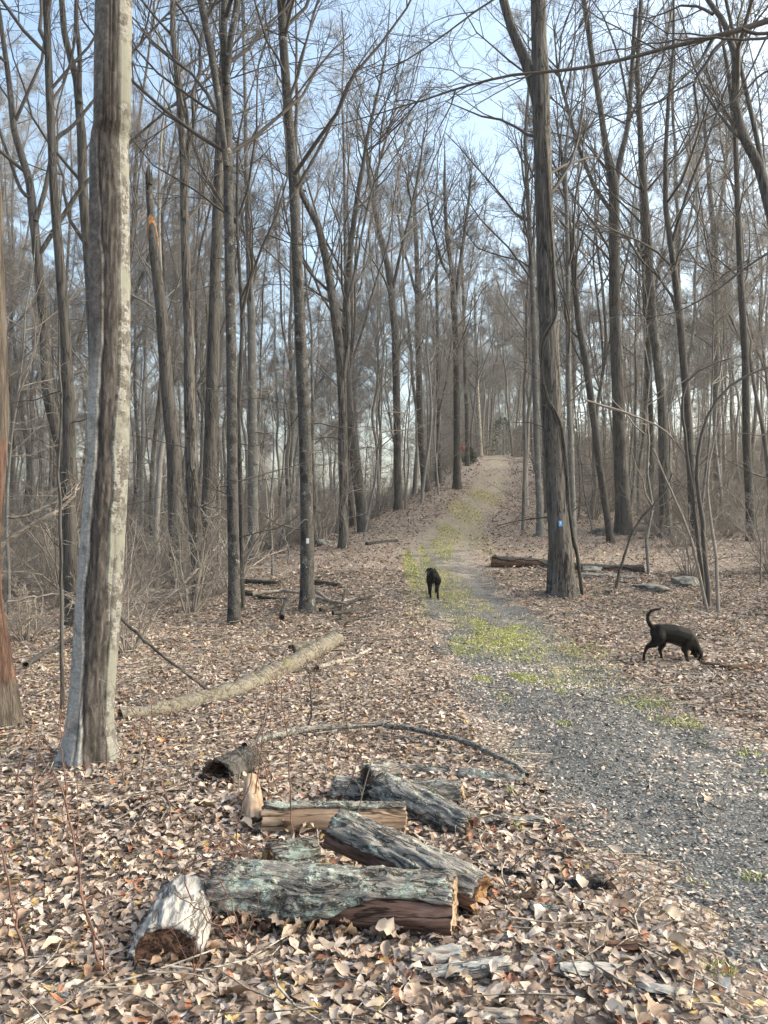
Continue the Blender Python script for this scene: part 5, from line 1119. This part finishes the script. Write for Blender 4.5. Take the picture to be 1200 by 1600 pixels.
# ------------------------------------------------------------------ leaf litter, gravel, grass
def ramp_np(t, stops=LEAF):
    p = [s_[0] for s_ in stops]; c = np.array([s_[1] for s_ in stops])
    return np.stack([np.interp(t, p, c[:, i]) for i in range(3)], -1)
def rotm(yaw, tx, ty):
    n = len(yaw); cz, sz = np.cos(yaw), np.sin(yaw); cx, sx = np.cos(tx), np.sin(tx); cy, sy = np.cos(ty), np.sin(ty); o, z = np.ones(n), np.zeros(n)
    Rz = np.stack([cz, -sz, z, sz, cz, z, z, z, o], -1).reshape(n, 3, 3); Rx = np.stack([o, z, z, z, cx, -sx, z, sx, cx], -1).reshape(n, 3, 3); Ry = np.stack([cy, z, sy, z, o, z, -sy, z, cy], -1).reshape(n, 3, 3)
    return Rz @ Rx @ Ry
def leaf_template(kind):
    """half outline (x along, y out) of a leaf one unit long; mirrored, with a midrib"""
    half = {'oak': [(-.5, .0), (-.34, .10), (-.27, .22), (-.17, .12), (-.05, .31), (.07, .16), (.2, .29), (.29, .13), (.4, .15)],
            'beech': [(-.5, .0), (-.3, .17), (-.05, .27), (.2, .22), (.38, .1)],
            'tulip': [(-.42, .0), (-.38, .26), (-.2, .36), (-.08, .27), (.1, .40), (.22, .24), (.38, .14)],
            'mid': [(-.5, .0), (-.25, .17), (.15, .26)],
            'simple': [(-.5, .0), (-.05, .27)]}[kind]
    tip = (.5, 0)
    mid = [(x, 0) for x, y in half[1:]]
    V = [half[0]] + half[1:] + [(x, -y) for x, y in half[1:]] + mid + [tip]; n = len(half) - 1
    T = []
    for s, off in ((1, 1), (-1, 1 + n)):
        ring = [0] + [off + k for k in range(n)] + [3 * n + 1]; ml = [0] + [1 + 2 * n + k for k in range(n)] + [3 * n + 1]
        for k in range(n + 1):
            a, b_, c, d_ = ring[k], ring[k + 1], ml[k + 1], ml[k]
            for t in ((a, b_, c), (a, c, d_)):
                if len(set(t)) == 3: T.append(t if s < 0 else t[::-1])
    if kind == 'simple': T = [t for t in T]
    return np.array([(x, y, 0) for x, y in V]), np.array(T)
def litter(pos, size, tilt, curl, kind, tint, rng):
    V0, T0 = leaf_template(kind); n = len(pos)
    V = np.broadcast_to(V0, (n, *V0.shape)).copy()
    c = rng.normal(size=n) * curl; f = np.abs(rng.normal(size=n)) * curl * 1.2; tw = rng.normal(size=n) * curl
    V[..., 2] = c[:, None] * (V[..., 0] ** 2) * 1.6 + f[:, None] * np.abs(V[..., 1]) + tw[:, None] * V[..., 0] * V[..., 1] * 1.5
    if V0.shape[0] > 8: V[..., 2] += .06 * rng.normal(size=V.shape[:2])
    V *= size[:, None, None]; asp = rng.uniform(.7, 1.15, n); V[..., 1] *= asp[:, None]
    V = np.einsum('nij,nkj->nki', rotm(rng.uniform(0, 6.28, n), rng.normal(size=n) * tilt, rng.normal(size=n) * tilt), V)
    zmin = V[..., 2].min(1); V += pos[:, None]; V[..., 2] -= (zmin * .75)[:, None]
    T = (np.arange(n)[:, None, None] * len(V0) + T0[None]).reshape(-1, 3)
    C = np.concatenate([np.repeat(tint[:, None], len(V0), 1), np.ones((n, len(V0), 1))], -1)
    return V.reshape(-1, 3), T, C.reshape(-1, 4)
rng = np.random.default_rng(99)
def sites(n, d0, d1, keep):
    y = np.sqrt(rng.uniform(d0 * d0, d1 * d1, n)) if d0 > 0 else d1 * np.sqrt(rng.uniform(0, 1, n)); x = rng.uniform(-1, 1, n) * (.54 * y + .9)
    o = np.abs(path_off(x, y)); on = keep(x, y, o)
    m = rng.uniform(size=n) < on; x, y = x[m], y[m]
    return x, y, hgt(x, y) + (np.abs(path_off(x, y)) < 1.15) * .015
def patch(x, y, s=.9, k=0): return fbm(np.stack([x * s, y * s, 0 * x + k], -1), 3, 31)
def keep_leaf(x, y, o):
    po = path_off(x, y); near = y < 7
    edge = smooth(.55, 1.35, np.where(near, np.where(po < 0, -po + .1, po - .35), o))
    return np.clip(edge + np.where(y < 9, .02, .06 + .5 * smooth(22, 36, y)) + .16 * smooth(.1, .5, patch(x, y, 1.1, 5)) * smooth(3, 9, y), 0, 1)
def tones(x, y, n):
    t = np.clip(.40 + .20 * rng.normal(size=n) + .16 * patch(x, y, 1.3, 9), 0, .75)
    c = ramp_np(t); r = rng.uniform(size=n)
    c[r < .035] = (.36, .16, .09); c[(r > .035) & (r < .06)] = (.48, .34, .15); c[(r > .93)] *= .45
    return c * rng.uniform(.85, 1.15, (n, 1))
Vs, Ts, Cs, off = [], [], [], 0
for n, d0, d1, kinds, sz, tilt, curl, lift in [
    (17000, 1.5, 4.6, ('oak', 'mid', 'mid', 'mid'), (.032, .08), .24, .38, .03), (50000, 4.3, 9.5, ('mid', 'simple', 'simple'), (.035, .08), .26, .36, .035), (62000, 9, 20, ('simple',), (.065, .10), .3, .3, .04), (42000, 19, 46, ('simple',), (.10, .15), .3, .3, .05), (13000, 45, 72, ('simple',), (.16, .26), .3, .3, .05)]:
    x, y, z = sites(n, d0, d1, keep_leaf); m = len(x)
    po = np.abs(path_off(x, y)); z = z + rng.uniform(0, 1, m) ** 1.5 * lift * smooth(.5, 1.5, po)
    half = np.arange(m) % len(kinds); size = rng.uniform(*sz, m) * np.where(po < 1.1, .6, 1.0)
    tint = tones(x, y, m); P = np.stack([x, y, z], 1)
    for k, kd in enumerate(kinds):
        s_ = half == k; V, T, C = litter(P[s_], size[s_], tilt, curl, kd, tint[s_], rng)
        Vs.append(V); Ts.append(T + off); Cs.append(C); off += len(V)
tag(obj('leaf_litter', mesh_of('leaf_litter', np.concatenate(Vs), tris=np.concatenate(Ts), smooth_shade=False, attrs={'tint': ('FLOAT_COLOR', np.concatenate(Cs))}), M['litter']),
    'deep litter of dry brown and tan leaves over the forest floor', kind='stuff')
# the leaves nearest the eye, one by one
LM = []
for kd in ('oak', 'beech', 'oak', 'tulip', 'oak', 'beech'):
    V, T, C = litter(np.zeros((1, 3)), np.ones(1), 0, .5, kd, np.ones((1, 3)), rng); LM.append(mesh_of('fallen_leaf', V, tris=T, smooth_shade=False)); LM[-1].materials.append(M['leaf'])
k = 0
BK = [(330 + 400 * rng.uniform(), 1452 + 24 * rng.uniform(), .03) for _ in range(34)] + [(235 + 100 * rng.uniform(), 1505 + 20 * rng.uniform(), .03) for _ in range(10)] + [(420 + 230 * rng.uniform(), 1302 + 10 * rng.uniform(), .03) for _ in range(14)]
for px, py, dz in BK:
    g = G(px, py); o = bpy.data.objects.new('fallen_leaf', LM[k % 6]); COL.objects.link(o); o.parent = ground; s = rng.uniform(.05, .1); o.scale = (s, s, s)
    o.location = g + (0, 0, dz + .04 * rng.uniform()); o.rotation_euler = (.6 * rng.normal(), .5 * rng.normal(), rng.uniform(0, 6.28)); k += 1
while k < 296:
    y = 2.2 + 3.2 * rng.uniform() ** 1.5; x = rng.uniform(-.53 * y, .42 * y)
    if float(path_off(x, y)) > -.9 and rng.uniform() < .85: continue
    o = bpy.data.objects.new('fallen_leaf', LM[k % 6]); COL.objects.link(o); o.parent = ground
    s = rng.uniform(.05, .11); o.scale = (s, s, s); o.location = (x, y, gz(x, y) + rng.uniform(.02, .05)); o.rotation_euler = (rng.normal() * .2, rng.normal() * .2, rng.uniform(0, 6.28)); k += 1
# leaves drifted against the logs and lodged on them (the last of the three hundred)
# gravel chips, mixed with crumbs of leaf
n = 46000; x, y, z = sites(n * 3, 1.6, 15, lambda x, y, o: np.clip(smooth(1.5, .6, np.where(y < 6, np.where(path_off(x, y) < 0, o, o - .6), o)) + .02, 0, 1) * smooth(17, 5, y)); m = min(n, len(x)); x, y, z = x[:m], y[:m], z[:m]
V0 = np.array([(-.5, -.3, 0), (.45, -.35, 0), (.5, .25, 0), (-.35, .35, 0), (-.2, -.05, .45), (.25, .05, .4)]); T0 = np.array([(0, 1, 5), (0, 5, 4), (1, 2, 5), (2, 3, 4), (2, 4, 5), (3, 0, 4)])
sz = rng.uniform(.006, .02, m) * (1 + .05 * y); V = V0[None] * (1 + .35 * rng.normal(size=(m, 6, 3))) * sz[:, None, None] * np.stack([rng.uniform(.8, 2.0, m), np.ones(m), rng.uniform(.3, .9, m)], -1)[:, None]
V = np.einsum('nij,nkj->nki', rotm(rng.uniform(0, 6.28, m), rng.normal(size=m) * .35, rng.normal(size=m) * .35), V) + np.stack([x, y, z + .012], 1)[:, None]
gr = rng.uniform(size=(m, 1)) ** 1.4; C = (.045 + .19 * gr) * np.array([1.02, 1.0, .97]) ; br = rng.uniform(size=m) < np.clip(.14 + .45 * smooth(-.1, .35, patch(x, y, 1.4, 3)), 0, .8)
C[br] = ramp_np(rng.uniform(.2, .85, br.sum())); C = np.concatenate([np.repeat(C[:, None], 6, 1), np.ones((m, 6, 1))], -1)
tag(obj('gravel', mesh_of('gravel', V.reshape(-1, 3), tris=(np.arange(m)[:, None, None] * 6 + T0).reshape(-1, 3), smooth_shade=False, attrs={'tint': ('FLOAT_COLOR', C.reshape(-1, 4))}), M['chips']),
    'loose blue grey gravel chips mixed with leaf crumbs on the near track', kind='stuff')
# small fallen twigs in the litter
n = 5200; x, y, z = sites(n, 1.8, 20, lambda x, y, o: smooth(.4, 1.5, o) + .15); m = len(x)
a = rng.uniform(0, 6.28, m); L = rng.uniform(.08, .45, m) * (1 + .03 * y); t = np.linspace(-.5, .5, 4); bend = rng.normal(size=m) * .12
P = np.stack([x[:, None] + np.cos(a)[:, None] * t * L[:, None] - np.sin(a)[:, None] * (bend * L)[:, None] * np.cos(t * PI), y[:, None] + np.sin(a)[:, None] * t * L[:, None] + np.cos(a)[:, None] * (bend * L)[:, None] * np.cos(t * PI), 0 * t + z[:, None]], -1)
P[..., 2] = hgt(P[..., 0], P[..., 1]) + .035 + rng.uniform(0, .03, (m, 1)) + rng.normal(size=(m, 1)) * .1 * t[None] * L[:, None]
R = (rng.uniform(.0018, .006, m) * (1 + .04 * y))[:, None] * np.linspace(1, .5, 4)
tag(obj('fallen_twigs', tube_mesh('fallen_twigs', [(P, R, 3)]), M['deadwood']), 'small dead twigs strewn through the leaf litter', kind='stuff')
# grass: ellipses seen in the photo (px, py, rx, ry, blades per m2, green 0..1)
GR = [(640, 890, 11, 30, 700, .8), (662, 868, 10, 14, 500, .7), (690, 858, 16, 18, 500, .6), (672, 905, 22, 30, 420, .45), (700, 915, 30, 34, 350, .3), (735, 960, 45, 40, 300, .3), (748, 975, 12, 8, 900, .9), (775, 1000, 42, 20, 1100, .8), (818, 990, 25, 10, 900, .8), (800, 1012, 60, 25, 450, .5), (725, 1015, 22, 16, 1000, .9), (755, 1064, 16, 7, 1100, 1.), (785, 1092, 12, 10, 600, .8), (818, 1060, 20, 8, 1700, 1.), (845, 1066, 34, 10, 900, .9), (880, 1084, 14, 5, 800, .8),
      (882, 1134, 13, 5, 1500, 1.), (915, 1020, 40, 12, 500, .5), (895, 1060, 30, 14, 250, .3), (1000, 1100, 40, 12, 900, .6), (1050, 1130, 40, 12, 600, .7), (1080, 1140, 22, 6, 900, .8), (1098, 1166, 8, 5, 1300, .9), (1168, 1180, 22, 7, 1200, .9), (1197, 1214, 12, 8, 1800, 1.), (1182, 1380, 24, 9, 1700, .7), (1094, 1391, 16, 5, 900, .6), (1118, 1434, 22, 8, 900, .8), (1124, 1521, 25, 9, 2200, .9), (802, 1241, 8, 6, 2200, 1.), (808, 1293, 14, 7, 2200, 1.), (876, 1446, 10, 8, 1000, .5), (800, 1180, 26, 8, 300, .4),
      (700, 835, 16, 18, 350, .55), (725, 800, 24, 18, 240, .45), (755, 775, 22, 12, 200, .4), (740, 840, 20, 30, 120, .2), (860, 1020, 70, 50, 140, .25), (950, 1080, 80, 40, 120, .2), (650, 940, 20, 40, 160, .4)]
Vs, Cs = [], []
for px, py, rx, ry, den, gn in GR:
    g = G(px, py); d = g[1]; ey = abs(G(px, py - ry)[1] - G(px, py + ry)[1]) / 2; ex = rx / F * d
    n = min(13000, int(PI * ex * ey * den * 5.0 * (9 / max(9, d)) ** .8)); r = np.sqrt(rng.uniform(size=n)) * (1 + .16 * rng.normal(size=n).clip(-1, 1.4)); a = rng.uniform(0, 6.28, n)
    x = g[0] + ex * r * np.cos(a); y = d + ey * r * np.sin(a); z = hgt(x, y) + .01
    kp = rng.uniform(size=n) < .3 + 1.2 * smooth(-.35, .25, fbm(np.stack([x * 5, y * 5, 0 * x], -1), 2, 71)); x, y, z = x[kp], y[kp], z[kp]; n = len(x)
    if n == 0: continue
    h = rng.uniform(.01, .028, n) * (1 + .035 * d); w = rng.uniform(.0013, .0024, n) * (1 + .10 * d); az = rng.uniform(0, 6.28, n); ln = rng.uniform(.3, 1.3, n) * h
    bx, by = np.cos(az), np.sin(az); ux, uy = -by * w, bx * w
    b0 = np.stack([x - ux, y - uy, z], 1); b1 = np.stack([x + ux, y + uy, z], 1); mdl = np.stack([x + bx * ln * .35, y + by * ln * .35, z + h * .65], 1); tp = np.stack([x + bx * ln, y + by * ln, z + h], 1); sd = np.stack([ux, uy, 0 * ux], 1) * .7
    Vs.append(np.stack([b0, b1, mdl + sd, mdl - sd, tp], 1).reshape(-1, 3))
    q = rng.uniform(size=(n, 1)); green = np.array([.225, .29, .032]) * (.7 + .7 * q); dry = np.array([.52, .45, .2]) * (.7 + .6 * q); c = np.where(rng.uniform(size=(n, 1)) < gn, green * .75 + dry * .25, dry)
    Cs.append(np.concatenate([np.repeat(c[:, None], 5, 1), np.ones((n, 5, 1))], -1).reshape(-1, 4))
V = np.concatenate(Vs); i = np.arange(len(V) // 5) * 5
tag(obj('grass', mesh_of('grass', V, quads=np.stack([i, i + 1, i + 2, i + 3], -1), tris=np.stack([i + 3, i + 2, i + 4], -1), smooth_shade=False, attrs={'tint': ('FLOAT_COLOR', np.concatenate(Cs))}), M['grass']),
    'patchy yellow green grass along the middle and edges of the track', kind='stuff')
